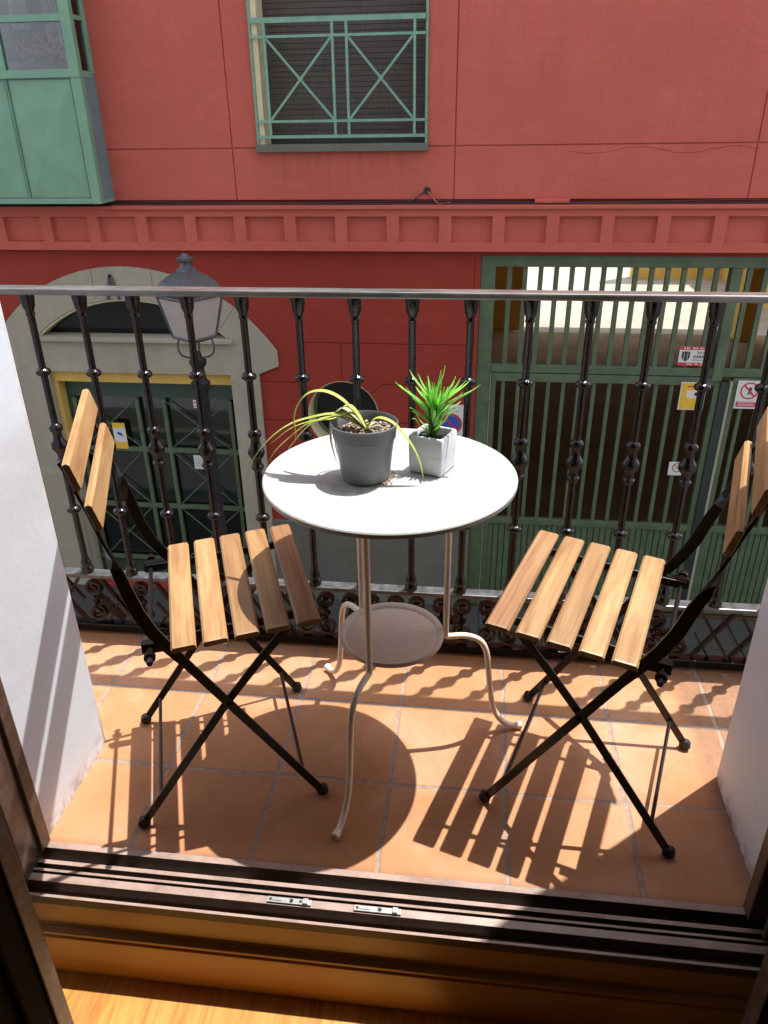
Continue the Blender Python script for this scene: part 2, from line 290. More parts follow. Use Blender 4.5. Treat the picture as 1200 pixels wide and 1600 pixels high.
def blinds():
    k = NB('roller_blind'); tc = k.n('ShaderNodeTexCoord'); sep = k.n('ShaderNodeSeparateXYZ'); k.l(tc.outputs['Object'], sep.inputs[0])
    f = k.noise(k.coord((0.5, 1, 6)), 5, 6, 0.7); f2 = k.noise(k.coord((18, 1, 2)), 4, 4)
    c = k.ramp(f, [(0.3, (0.055, 0.045, 0.033)), (0.7, (0.10, 0.082, 0.06))]); c = k.mix(0.3, c, k.ramp(f2, [(0.4, (0.03, 0.025, 0.02)), (0.7, (0.12, 0.10, 0.08))]))
    k.set(Base_Color=c, Roughness=0.7); return k.m
M['blind'] = blinds()

# ---------------------------------------------------------------- mesh helpers
def link(name, me, mat, parent=None):
    o = bpy.data.objects.new(name, me); COL.objects.link(o)
    if mat: me.materials.append(M[mat] if isinstance(mat, str) else mat)
    if parent: o.parent = parent
    return o
def done(bm, name, mat, parent=None, smooth=False, bevel=0, loc=None):
    me = bpy.data.meshes.new(name)
    bmesh.ops.recalc_face_normals(bm, faces=bm.faces)
    bm.to_mesh(me); bm.free()
    if smooth:
        for p in me.polygons: p.use_smooth = True
    o = link(name, me, mat, parent)
    if smooth == 'auto':
        try: me.set_sharp_from_angle(angle=R(40))
        except Exception: pass
    if bevel:
        b = o.modifiers.new('bevel', 'BEVEL'); b.width = bevel; b.segments = 2; b.limit_method = 'ANGLE'; b.angle_limit = R(35)
    if loc: o.location = loc
    return o
def empty(name, loc, label, cat, group=None, rz=0):
    o = bpy.data.objects.new(name, None); COL.objects.link(o); o.location = loc; o.rotation_euler.z = rz
    o.empty_display_size = 0.1; o['label'] = label; o['category'] = cat
    if group: o['group'] = group
    return o
def tag(o, label, cat, group=None):
    o['label'] = label; o['category'] = cat
    if group: o['group'] = group
    return o
def struct(o): o['kind'] = 'structure'; return o
def box(bm, x0, x1, y0, y1, z0, z1, mat=None):
    vs = [bm.verts.new((x, y, z)) for x in (x0, x1) for y in (y0, y1) for z in (z0, z1)]
    for f in ((0, 1, 3, 2), (4, 6, 7, 5), (0, 4, 5, 1), (2, 3, 7, 6), (0, 2, 6, 4), (1, 5, 7, 3)): bm.faces.new([vs[i] for i in f])
    if mat is not None:
        for v in vs: v.co = mat @ v.co
    return vs
def boxes(lst):
    bm = bmesh.new()
    for b in lst: box(bm, *b)
    return bm
def frame_at(p, t, up):
    t = t.normalized(); s = t.cross(up)
    if s.length < 1e-5: s = t.cross(Vector((1, 0, 0)))
    s.normalize(); u = s.cross(t).normalized(); return s, u
def tube(bm, pts, r, n=10, cap=True):
    pts = [Vector(p) for p in pts]; rs = r if isinstance(r, (list, tuple)) else [r]*len(pts); rings = []
    prev = None
    for i, p in enumerate(pts):
        t = (pts[min(i+1, len(pts)-1)] - pts[max(i-1, 0)]).normalized()
        if prev is None:
            a = Vector((0, 0, 1)) if abs(t.z) < 0.9 else Vector((1, 0, 0)); s = t.cross(a).normalized()
        else: s = (prev - t*prev.dot(t)).normalized()
        prev = s; u = t.cross(s)
        rings.append([bm.verts.new(p + s*math.cos(2*math.pi*k/n)*rs[i] + u*math.sin(2*math.pi*k/n)*rs[i]) for k in range(n)])
    for a, b in zip(rings, rings[1:]):
        for k in range(n): bm.faces.new((a[k], a[(k+1) % n], b[(k+1) % n], b[k]))
    if cap: bm.faces.new(rings[0]); bm.faces.new(rings[-1][::-1])
def flatbar(bm, pts, wid, thk, side):
    """bar of rectangular section along pts; side(i)->unit vector of the wide direction; wid, thk may be lists"""
    pts = [Vector(p) for p in pts]; rings = []
    for i, p in enumerate(pts):
        t = (pts[min(i+1, len(pts)-1)] - pts[max(i-1, 0)]).normalized()
        s = Vector(side(i) if callable(side) else side); s = (s - t*s.dot(t)).normalized(); u = t.cross(s)
        a = (wid[i] if isinstance(wid, (list, tuple)) else wid)/2; b = (thk[i] if isinstance(thk, (list, tuple)) else thk)/2
        rings.append([bm.verts.new(p + s*x*a + u*y*b) for x, y in ((-1, -1), (1, -1), (1, 1), (-1, 1))])
    for a, b in zip(rings, rings[1:]):
        for k in range(4): bm.faces.new((a[k], a[(k+1) % 4], b[(k+1) % 4], b[k]))
    bm.faces.new(rings[0]); bm.faces.new(rings[-1][::-1])
def lathe(bm, prof, n=20, c=(0, 0, 0), cap=True):
    rings = [[bm.verts.new((c[0]+r*math.cos(2*math.pi*k/n), c[1]+r*math.sin(2*math.pi*k/n), c[2]+z)) for k in range(n)] for z, r in prof]
    for a, b in zip(rings, rings[1:]):
        for k in range(n): bm.faces.new((a[k], a[(k+1) % n], b[(k+1) % n], b[k]))
    if cap: bm.faces.new(rings[0][::-1]); bm.faces.new(rings[-1])
def spline(pts, n=6):
    pts = [Vector(p) for p in pts]; out = []
    P = [pts[0]*2-pts[1]] + pts + [pts[-1]*2-pts[-2]]
    for i in range(1, len(P)-2):
        a, b, c, d = P[i-1:i+3]
        for k in range(n):
            t = k/n; out.append(0.5*((2*b)+(c-a)*t+(2*a-5*b+4*c-d)*t*t+(-a+3*b-3*c+d)*t**3))
    out.append(pts[-1]); return out
def prism_y(bm, poly, y0, y1):
    a = [bm.verts.new((x, y0, z)) for x, z in poly]; b = [bm.verts.new((x, y1, z)) for x, z in poly]
    bm.faces.new(a); bm.faces.new(b[::-1]); n = len(poly)
    for i in range(n): bm.faces.new((a[i], b[i], b[(i+1) % n], a[(i+1) % n]))
def carve(bm_base, cutters, name, mat, parent, bevel=0):
    """boolean difference, applied; cutters: list of bmesh"""
    for f in bm_base.faces: pass
    base = done(bm_base, name, mat)
    tmp = []
    for i, c in enumerate(cutters):
        o = done(c, 'cut', None); tmp.append(o); md = base.modifiers.new('b%d' % i, 'BOOLEAN'); md.operation = 'DIFFERENCE'; md.object = o; md.solver = 'EXACT'; md.use_self = True
    dg = bpy.context.evaluated_depsgraph_get(); me = bpy.data.meshes.new_from_object(base.evaluated_get(dg))
    base.modifiers.clear(); base.data = me; me.name = name
    for o in tmp: bpy.data.objects.remove(o)
    base.parent = parent
    if bevel:
        b = base.modifiers.new('bevel', 'BEVEL'); b.width = bevel; b.segments = 2; b.limit_method = 'ANGLE'; b.angle_limit = R(50)
    return base
def text_mesh(s, size, mat, loc, rotx=90, align='CENTER', parent=None, name='lettering', ext=0.0008, sx=1.0, bold=0.0):
    cu = bpy.data.curves.new('t', 'FONT'); cu.body = s; cu.size = size; cu.align_x = align; cu.align_y = 'CENTER'; cu.extrude = ext; cu.offset = bold
    o = bpy.data.objects.new('t', cu); COL.objects.link(o)
    dg = bpy.context.evaluated_depsgraph_get(); me = bpy.data.meshes.new_from_object(o.evaluated_get(dg)); bpy.data.objects.remove(o)
    q = link(name, me, mat, parent); me.materials.clear(); me.materials.append(M[mat])
    q.location = loc; q.rotation_euler = (R(rotx), 0, 0); q.scale = (sx, 1, 1); return q
CAMY = -1.437
def onto(x, z, Y, Y0=5.06):
    k = (Y-CAMY)/(Y0-CAMY); return 0.145+(x-0.145)*k, 1.278+(z-1.278)*k

# ================================================================ STREET AND BUILDINGS
ZS = -3.10
bm = bmesh.new(); box(bm, -60, 60, -60, 60, ZS-0.5, ZS-0.14); struct(done(bm, 'ground', 'asphalt'))
bm = bmesh.new(); box(bm, -30, 30, 0.9, 3.2, ZS-0.1395, ZS-0.13); struct(done(bm, 'road', 'asphalt'))
def paving(y0, y1, name):
    bm = bmesh.new(); y = y0
    x = -14
    while x < 14:
        yy = y0
        while yy < y1-0.01:
            y2 = min(yy+0.6, y1); box(bm, x+0.003, x+0.397*1.5-0.003, yy+0.003, y2-0.003, ZS-0.12, ZS+random.uniform(-0.002, 0.0)); yy = y2
        x += 0.5955
    box(bm, -14, 14, y0+0.001, y1-0.001, ZS-0.1399, ZS-0.012)
    return struct(done(bm, name, 'paving'))
paving(3.35, 5.05, 'pavement'); paving(-0.165, 0.75, 'pavement_near')
struct(done(boxes([(-14, 14, 3.2, 3.347, ZS-0.1398, ZS+0.005), (-14, 14, 0.753, 0.9, ZS-0.1398, ZS+0.005)]), 'kerb', 'plinth', bevel=0.015))

YU, YF, YL = 5.06, 4.995, 5.06
bld = empty('red_building', (-0.6, 5.06, ZS), 'dark red stucco building across the narrow street with a green gate and stone arch', 'building')
def bpart(bm, name, mat, **k):
    o = done(bm, name, mat, **k); o.parent = bld; o.matrix_parent_inverse = Matrix.Translation(bld.location).inverted(); return o
IB = Matrix.Translation(bld.location).inverted()
def adopt(o, root):
    o.parent = root; o.matrix_parent_inverse = Matrix.Translation(root.location).inverted(); return o

# upper wall
base = boxes([(-7.5, 6.5, YU, YU+0.4, 0.745, 7.5)])
cut = bmesh.new(); box(cut, -1.632, -0.286, YU-0.1, YU+0.26, 1.118, 2.9)
gr = bmesh.new()
for z in (1.127, 3.1, 4.9): box(gr, -8, 7, YU-0.05, YU+0.012, z-0.005, z+0.005)
gr2 = bmesh.new()
for x in (-5.4, -3.62, -1.843, -0.073, 2.157, 4.0): box(gr2, x-0.005, x+0.005, YU-0.05, YU+0.0115, 0.6, 8)
adopt(carve(base, [cut, gr, gr2], 'upper_wall', 'red', None), bld)
bm = bmesh.new(); cp_ = [(0.80+0.06*i, YU-0.0003, 1.085-0.02*math.sin(i*0.55)+random.uniform(-0.006, 0.006)) for i in range(24)]
flatbar(bm, cp_, 0.0035, 0.0012, (0, 0, 1)); bpart(bm, 'crack', 'red_low')
bpart(boxes([(-7.5, 6.5, YU+0.045, YU+0.4, 0.69, 0.744)]), 'recess_strip', 'red_low')
# frieze with sunk panels
x0, z0 = onto(-3.931, 0.62, YF); zt = onto(0, 0.700, YF)[1]; zb = onto(0, 0.345, YF)[1]; pz1 = onto(0, 0.617, YF)[1]; pz0 = onto(0, 0.412, YF)[1]
base = boxes([(-7.5, 6.5, YF, YU+0.3, zb, zt)]); cut = bmesh.new()
pitch = 0.4268*(YF-CAMY)/(5.06-CAMY); pw = 0.333*(YF-CAMY)/(5.06-CAMY)
for k in range(-8, 22):
    xa = x0+k*pitch
    if xa < -7.3 or xa > 6.1: continue
    a = [cut.verts.new(v) for v in ((xa, YF-0.01, pz0), (xa+pw, YF-0.01, pz0), (xa+pw, YF-0.01, pz1), (xa, YF-0.01, pz1))]
    i = 0.008; b = [cut.verts.new(v) for v in ((xa+i, YF+0.042, pz0+i), (xa+pw-i, YF+0.042, pz0+i), (xa+pw-i, YF+0.042, pz1-i), (xa+i, YF+0.042, pz1-i))]
    cut.faces.new(a); cut.faces.new(b[::-1])
    for q in range(4): cut.faces.new((a[q], b[q], b[(q+1) % 4], a[(q+1) % 4]))
adopt(carve(base, [cut], 'frieze', 'red', None, bevel=0.004), bld)
bpart(boxes([(-7.5, 6.5, YF-0.022, YF-0.0005, zt-0.028, zt-0.001), (-7.5, 6.5, YF-0.008, YF-0.0005, zb+0.001, zb+0.014)]), 'ledge', 'red', bevel=0.006)

# lower wall with arch, gate and round window openings
CX, CZ, RO = -2.95, -1.40, 1.615
def arc(cx, cz, r, a0, a1, n): return [(cx+r*math.cos(R(a0+(a1-a0)*i/n)), cz+r*math.sin(R(a0+(a1-a0)*i/n))) for i in range(n+1)]
tipR = arc(CX, CZ, RO, 33.5, 146.5, 40)
outer = [(-1.60, -0.64)] + tipR + [(-4.30, -0.64), (-4.115, -0.715), (-4.115, ZS+0.002), (-1.785, ZS+0.002), (-1.785, -0.715)]
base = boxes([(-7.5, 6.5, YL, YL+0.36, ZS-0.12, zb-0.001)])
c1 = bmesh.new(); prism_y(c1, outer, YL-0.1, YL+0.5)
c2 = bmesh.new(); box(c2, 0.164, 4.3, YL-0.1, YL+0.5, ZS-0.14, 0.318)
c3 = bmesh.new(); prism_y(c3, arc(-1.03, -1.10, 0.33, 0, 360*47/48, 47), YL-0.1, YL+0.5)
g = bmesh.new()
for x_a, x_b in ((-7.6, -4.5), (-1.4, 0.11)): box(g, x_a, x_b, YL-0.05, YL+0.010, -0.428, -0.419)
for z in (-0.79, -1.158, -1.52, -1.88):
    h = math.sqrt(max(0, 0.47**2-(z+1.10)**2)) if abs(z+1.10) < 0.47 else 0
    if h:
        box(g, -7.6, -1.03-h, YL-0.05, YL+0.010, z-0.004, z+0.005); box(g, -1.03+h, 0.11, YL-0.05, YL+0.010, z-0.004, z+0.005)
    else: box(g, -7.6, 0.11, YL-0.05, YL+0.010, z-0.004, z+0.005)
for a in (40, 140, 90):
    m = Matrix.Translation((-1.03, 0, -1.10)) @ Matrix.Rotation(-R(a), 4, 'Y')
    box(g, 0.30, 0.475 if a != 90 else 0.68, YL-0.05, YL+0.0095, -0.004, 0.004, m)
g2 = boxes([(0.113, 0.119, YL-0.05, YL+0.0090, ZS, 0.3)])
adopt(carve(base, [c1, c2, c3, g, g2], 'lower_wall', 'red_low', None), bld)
# cement plinth
for a, b in ((-1.782, 0.162), (-7.5, -4.118), (4.303, 6.5)): bpart(boxes([(a, b, YL-0.025, YL-0.001, ZS-0.10, -2.205)]), 'plinth', 'plinth', bevel=0.004)
# stone surround: arch ring, pilasters, lintel
base = bmesh.new(); prism_y(base, outer, YL-0.028, YL+0.30)
RI = 1.38; zi = -1.44; lun = arc(-2.93, zi, RI, 48.8, 131.2, 26)
c1 = bmesh.new(); prism_y(c1, lun, YL-0.1, YL+0.16)
c2 = boxes([(-3.812, -2.052, YL-0.1, YL+0.5, ZS-0.1, -0.733)])
c3 = bmesh.new()
for x in (-2.93-0.28, -2.93+0.265): box(c3, x-0.003, x+0.003, YL-0.1, YL-0.021, -0.06, 0.3)
for a in (52, 128): box(c3, 1.40, 1.66, YL-0.1, YL-0.021, -0.003, 0.003, Matrix.Translation((CX, 0, CZ)) @ Matrix.Rotation(-R(a), 4, 'Y'))
sur = adopt(carve(base, [c1, c2, c3], 'stone_surround', 'stone', None, bevel=0.003), bld)
bm = bmesh.new(); prism_y(bm, [(-3.86, -0.402), (-2.0, -0.402), (-1.995, -0.440), (-3.865, -0.440)], YL-0.07, YL-0.0285)
bpart(bm, 'lintel_ledge', 'stone', bevel=0.006)
lunette = bpart(boxes([(-3.9, -1.96, YL+0.125, YL+0.15, -0.43, -0.02)]), 'lunette_window', 'glassblack')
# curved cream rim of the lunette
bm = bmesh.new(); a = arc(-2.93, zi, RI-0.001, 48.9, 131.1, 30); b = arc(-2.93, zi, RI-0.02, 49.3, 130.7, 30)
for i in range(30):
    vs = [bm.verts.new((p[0], y, p[1])) for p in (a[i], a[i+1], b[i+1], b[i]) for y in (YL-0.01, YL+0.12)]
    for f in ((0, 2, 3, 1), (4, 5, 7, 6), (0, 1, 7, 6), (2, 4, 5, 3), (0, 6, 4, 2), (1, 3, 5, 7)): bm.faces.new([vs[q] for q in f])
bpart(bm, 'lunette_rim', 'cream_trim')
# yellow door surround
bpart(boxes([(-3.8115, -2.0525, YL+0.03, YL+0.30, -0.842, -0.7335), (-3.8115, -3.768, YL+0.03, YL+0.30, -1.55, -0.8425), (-2.062, -2.0525, YL+0.03, YL+0.30, ZS+0.004, -0.8425)]), 'door_surround', 'yellow')
bpart(boxes([(-3.8115, -3.768, YL+0.03, YL+0.30, ZS+0.004, -1.551)]), 'door_side_stone', 'stone')
# shop door
sd = bpart(boxes([(-3.7675, -2.0625, YL+0.14, YL+0.19, -1.02, -0.843), (-3.7675, -3.70, YL+0.1405, YL+0.19, ZS+0.01, -1.021), (-2.10, -2.0625, YL+0.1405, YL+0.19, ZS+0.01, -1.021), (-3.6995, -2.1005, YL+0.1405, YL+0.19, ZS+0.01, -2.86)]), 'shop_door', 'shopgreen', bevel=0.004)
def sub(bm, name, mat, p, **k):
    o = done(bm, name, mat, **k); o.parent = p
    return o
# p (a bpart) already has world-space vertices, so its children share its local space
sub(boxes([(-3.6995, -2.1005, YL+0.165, YL+0.175, -2.859, -1.021)]), 'pane', 'glassdark', sd)
bm = bmesh.new(); yb = YL+0.125
for z in (-1.55, -2.17, -2.80): box(bm, -3.75, -2.09, yb-0.014, yb+0.014, z-0.022, z+0.022)
for x in (-3.06, -2.79, -2.14, -3.69): box(bm, x-0.018, x+0.018, yb-0.0135, yb+0.0135, ZS+0.02, -1.03)
def diag(bm, xa, za, xb, zb_, y, t=0.006):
    tube(bm, [(xa, y, za), (xb, y, zb_)], t, 6)
for za, zb_ in ((-1.05, -1.53), (-1.57, -2.15), (-2.19, -2.78)):
    for xa, xb in ((-3.67, -3.08), (-2.77, -2.16)):
        diag(bm, xa, za, xb, zb_, yb-0.004); diag(bm, xa, zb_, xb, za, yb+0.006)
sub(bm, 'door_grille', 'gate', sd)
# round window
bm = bmesh.new(); n = 48; prof = [(YL+0.004, 0.3295), (YL+0.004, 0.322), (YL+0.24, 0.318), (YL+0.24, 0.3295)]
rings = [[bm.verts.new((-1.03+r*math.cos(2*math.pi*k/n), y, -1.10+r*math.sin(2*math.pi*k/n))) for k in range(n)] for y, r in prof]
for a, b in zip(rings, rings[1:]+rings[:1]):
    for k in range(n): bm.faces.new((a[k], a[(k+1) % n], b[(k+1) % n], b[k]))
rw = bpart(bm, 'round_window', 'cream_trim', smooth='auto')
bm = bmesh.new(); prism_y(bm, arc(-1.03, -1.10, 0.3175, 0, 360*47/48, 47), YL+0.225, YL+0.232); sub(bm, 'pane', 'glassblack', rw)
bm = bmesh.new(); rings = [[bm.verts.new((-1.03+r*math.cos(2*math.pi*k/n), y, -1.10+r*math.sin(2*math.pi*k/n))) for k in range(n)] for y, r in [(YL+0.20, 0.3175), (YL+0.20, 0.285), (YL+0.224, 0.285), (YL+0.224, 0.3175)]]
for a, b in zip(rings, rings[1:]+rings[:1]):
    for k in range(n): bm.faces.new((a[k], a[(k+1) % n], b[(k+1) % n], b[k]))
sub(bm, 'frame', 'gate', rw)

# window of the upper floor
wd = bpart(boxes([(-1.631, -1.611, YU-0.022, YU+0.03, 1.119, 2.899), (-0.307, -0.287, YU-0.022, YU+0.03, 1.119, 2.899), (-1.6305, -0.2875, YU-0.0215, YU+0.029, 2.880, 2.898)]), 'window', 'green', bevel=0.003)
sub(boxes([(-1.610, -1.566, YU-0.010, YU+0.19, 1.15, 2.899)]), 'side_jamb', 'cream_trim', wd)
sub(boxes([(-1.640, -0.280, YU-0.045, YU+0.2, 1.095, 1.1495)]), 'sill', 'plinth', wd, bevel=0.004)
bm = bmesh.new()
zz = 1.17
while zz < 2.88:
    box(bm, -1.5655, -0.3075, YU+0.20, YU+0.212, zz, zz+0.034); zz += 0.0375
box(bm, -1.5655, -0.3075, YU+0.213, YU+0.22, 1.1497, 2.899)
sub(bm, 'roller_blind', 'blind', wd)
sub(boxes([(-1.5655, -0.3075, YU+0.17, YU+0.199, 1.1497, 1.20)]), 'window_frame', 'gate_dark', wd)
bm = bmesh.new(); yg = YU-0.035
def gx(v): return onto(v, 0, yg)[0]
def gz(v): return onto(0, v, yg)[1]
kf = (yg-CAMY)/(5.02-CAMY)
GX = lambda v: 0.145+(v-0.145)*kf
GZ = lambda v: 1.278+(v-1.278)*kf
for z, t in ((1.972, 0.017), (1.869, 0.009), (1.310, 0.009), (1.203, 0.011)): box(bm, -1.611, -0.307, yg-0.008, yg+0.008, GZ(z)-t, GZ(z)+t)
for x in (-1.508, -0.996, -0.890, -0.386): box(bm, GX(x)-0.0095, GX(x)+0.0095, yg-0.0075, yg+0.0075, GZ(1.203), GZ(1.972))
for xa, xb in ((-1.508, -0.996), (-0.890, -0.386)):
    for s in (0, 1):
        za, zb_ = (1.869, 1.310) if s else (1.310, 1.869)
        flatbar(bm, [(GX(xa), yg-0.002+0.004*s, GZ(za)), (GX(xb), yg-0.002+0.004*s, GZ(zb_))], 0.017, 0.006, (0, 0, 1))
    d = bmesh.ops.create_cone(bm, cap_ends=True, segments=12, radius1=0.018, radius2=0.018, depth=0.012, matrix=Matrix.Translation((GX((xa+xb)/2), yg, GZ(1.59))) @ Matrix.Rotation(R(90), 4, 'X'))
sub(bm, 'grille', 'green_grille', wd)

# bay window (glazed balcony)
YB = 4.80; bx = -2.895; bz = 0.743
bay = bpart(boxes([(-6.2, bx, YB+0.02, YU-0.001, bz, 1.66)]), 'bay_window', 'green_side')
bm = bmesh.new()
box(bm, bx-0.075, bx+0.004, YB, YB+0.06, bz-0.005, 5.0); box(bm, bx-0.035, bx+0.0035, YU-0.06, YU-0.002, 1.66, 5.0)
for x in (-3.495, -4.10, -4.70, -5.30, -5.90): box(bm, x-0.022, x+0.022, YB+0.001, YB+0.05, 1.68, 5.0); box(bm, x-0.004, x+0.004, YB+0.004, YB+0.05, bz, 1.64)
box(bm, -6.2, bx+0.006, YB-0.006, YB+0.055, 1.625, 1.680); box(bm, -6.2, bx-0.076, YB+0.002, YB+0.05, 1.985, 2.03)
box(bm, -6.2, bx-0.076, YB+0.002, YB+0.05, 3.2, 3.3); box(bm, bx-0.03, bx+0.005, YB+0.061, YU-0.061, 1.625, 1.672); box(bm, bx-0.03, bx+0.005, YB+0.061, YU-0.061, 2.0, 2.03)
box(bm, -6.2, bx-0.076, YB+0.001, YB+0.03, bz-0.004, bz+0.035); box(bm, bx-0.02, bx+0.003, YB+0.061, YU-0.002, bz-0.004, bz+0.02)
box(bm, -6.2, bx+0.02, YB-0.02, YU-0.001, 5.0, 5.12)
sub(bm, 'frame', 'green', bay, bevel=0.003)
bm = bmesh.new()
for xa, xb in ((-3.490, bx-0.0765), (-4.096, -3.500), (-4.696, -4.104), (-5.296, -4.704)):
    c = [(xa+0.012, bz+0.045), (xb-0.012, bz+0.045), (xb-0.012, 1.615), (xa+0.012, 1.615)]
    vs = [bm.verts.new((x, YB+0.016, z)) for x, z in c]; cv = bm.verts.new(((xa+xb)/2, YB-0.012, (bz+1.66)/2))
    for i in range(4): bm.faces.new((vs[i], vs[(i+1) % 4], cv))
sub(bm, 'pyramid_panel', 'green', bay)
sub(boxes([(-6.15, bx-0.06, YB+0.02, YB+0.026, 1.68, 4.99), (bx-0.02, bx-0.014, YB+0.06, YU-0.06, 1.66, 4.99)]), 'pane', 'clearglass', bay)
sub(boxes([(-6.15, bx-0.03, YU-0.02, YU-0.012, 1.661, 4.9)]), 'dark_backing_plate', 'dark_in', bay)  # black plate over the wall, stands in for the shade of the room
bm = bmesh.new()
for xa, xb, zl in ((-3.16, -3.05, 1.83), (-3.42, -3.28, 1.95), (-4.0, -3.62, 1.80), (-4.6, -4.2, 1.9)):
    nn = 24; top = [bm.verts.new((xa+(xb-xa)*i/nn, YB+0.13+0.012*math.sin(i*1.3), 4.9)) for i in range(nn+1)]; bot = [bm.verts.new((xa+(xb-xa)*i/nn, YB+0.13+0.018*math.sin(i*1.3+0.4), zl)) for i in range(nn+1)]
    for i in range(nn): bm.faces.new((top[i], top[i+1], bot[i+1], bot[i]))
solid_ = sub(bm, 'curtain', 'signwhite', bay); q = solid_.modifiers.new('thick', 'SOLIDIFY'); q.thickness = 0.002
sub(boxes([(-6.1, bx-0.10, YB+0.07, YB+0.22, 1.661, 1.74)]), 'inner_shelf', 'plinth', bay)
bm = bmesh.new()
for i in range(110):
    x = random.uniform(-3.40, -3.06); bmesh.ops.create_icosphere(bm, subdivisions=1, radius=random.uniform(0.012, 0.028), matrix=Matrix.Translation((x, YB+0.14+random.uniform(-.03, .03), 1.79+random.uniform(-0.03, 0.13))))
sub(bm, 'indoor_flowers', 'flowers', bay)

# gate
gt = bpart(boxes([(0.1645, 0.288, YL+0.02, YL+0.12, ZS+0.003, 0.3175), (0.2885, 4.299, YL+0.02, YL+0.12, 0.226, 0.3175), (4.2, 4.299, YL+0.0205, YL+0.12, ZS+0.003, 0.2255),
                  (0.2885, 4.1995, YL+0.03, YL+0.10, -0.665, -0.592), (2.152, 2.235, YL+0.008, YL+0.11, -0.70, 0.2255)]), 'gate', 'gate', bevel=0.005)
bm = bmesh.new()
x = 0.405
while x < 4.1:
    if not 2.10 < x < 2.29: box(bm, x-0.019, x+0.019, YL+0.04, YL+0.075, -0.5915, 0.2255)
    x += 0.1265
sub(bm, 'upper_bars', 'gate', gt)
bm = bmesh.new()
for xa, xb in ((0.295, 2.235), (2.335, 4.19)):
    box(bm, xa, xb, YL+0.03, YL+0.085, -0.745, -0.672); box(bm, xa, xb, YL+0.031, YL+0.084, -2.16, -2.10); box(bm, xa, xb, YL+0.031, YL+0.084, ZS+0.03, ZS+0.14)
    box(bm, xa, xa+0.045, YL+0.0305, YL+0.0845, ZS+0.14, -0.7455); box(bm, xb-0.045, xb, YL+0.0305, YL+0.0845, ZS+0.14, -0.7455)
    x = xa+0.11
    while x < xb-0.06:
        box(bm, x-0.0165, x+0.0165, YL+0.045, YL+0.07, -2.0995, -0.7455); x += 0.131
sub(bm, 'gate_leaf', 'gate', gt, bevel=0.003)
sub(boxes([(2.2355, 2.31, YL+0.012, YL+0.085, ZS+0.02, -0.705)]), 'meeting_post', 'gate_dark', gt, bevel=0.003)
for q in ((2.3105, 2.331, YL+0.010, YL+0.085, ZS+0.02, -0.700), (0.2885, 0.2945, YL+0.015, YL+0.085, ZS+0.02, -0.672)): sub(boxes([q]), 'weather_strip', 'stone', gt)
bm = bmesh.new()
for xa, xb in ((0.341, 2.189), (2.381, 4.144)):
    n = int((xb-xa)/0.055)
    for i in range(n):
        x = xa+(xb-xa)*i/n; box(bm, x, x+(xb-xa)/n*0.80, YL+0.046, YL+0.06, ZS+0.141, -2.1605)
    box(bm, xa, xb, YL+0.0605, YL+0.066, ZS+0.141, -2.1605)
sub(bm, 'sheet_panel', 'gate', gt)

# passage behind the gate and the open court beyond
pas = bpart(boxes([(-0.6, 7.6, YL+0.361, 17.85, 0.345, 0.6)]), 'passage_ceiling', 'yellow')
for q in ((-0.6, -0.4, YL+0.361, 17.85, ZS, 0.344), (7.0, 7.2, YL+0.361, 15.9, ZS, 0.344)): bpart(boxes([q]), 'passage_wall', 'yellow')
bpart(boxes([(-0.399, 1.17, 16.8, 17.1, ZS, 0.343)]), 'passage_pier', 'yellow')
bpart(boxes([(5.85, 6.3, 16.0, 16.4, ZS, 0.343)]), 'passage_pillar', 'yellow', bevel=0.02)
bpart(boxes([(-7.5, -4.0, YL+0.4, YL+3, ZS, 0.6), (-4.0, -0.605, YL+1.6, YL+1.8, ZS, 0.6), (-4.0, -0.605, YL+0.361, YL+1.6, 0.4, 0.6)]), 'shop_wall', 'cream')
struct(done(boxes([(-6.0, 9.0, 16.6, 30, ZS-0.13, ZS-0.002)]), 'courtyard_floor', 'concrete'))
struct(done(boxes([(-0.4, 7.0, 5.10, 12.998, ZS-0.13, ZS-0.002)]), 'passage_floor', 'passagefloor_shade'))  # near stretch, painted darker for the shade inside the passage
struct(done(boxes([(-0.4, 7.0, 13.0, 16.598, ZS-0.13, ZS-0.002)]), 'passage_floor_far_lit', 'passagefloor_lit'))  # same level floor further in, painted lighter as bounce light, no ramp
cw = empty('courtyard_wall', (4, 24, ZS), 'sunlit yellow and cream wall closing the courtyard behind the gate', 'wall')
adopt(done(boxes([(4.9, 9.0, 23.6, 24.0, ZS, 1.0)]), 'yellow_bay', 'yellow'), cw)
adopt(done(boxes([(-6.0, 4.899, 30.0, 30.4, ZS, 3.0)]), 'end_wall', 'cream'), cw)
adopt(done(boxes([(7.6, 7.9, 17.0, 23.59, ZS, 1.5)]), 'side_wall', 'yellow'), cw)

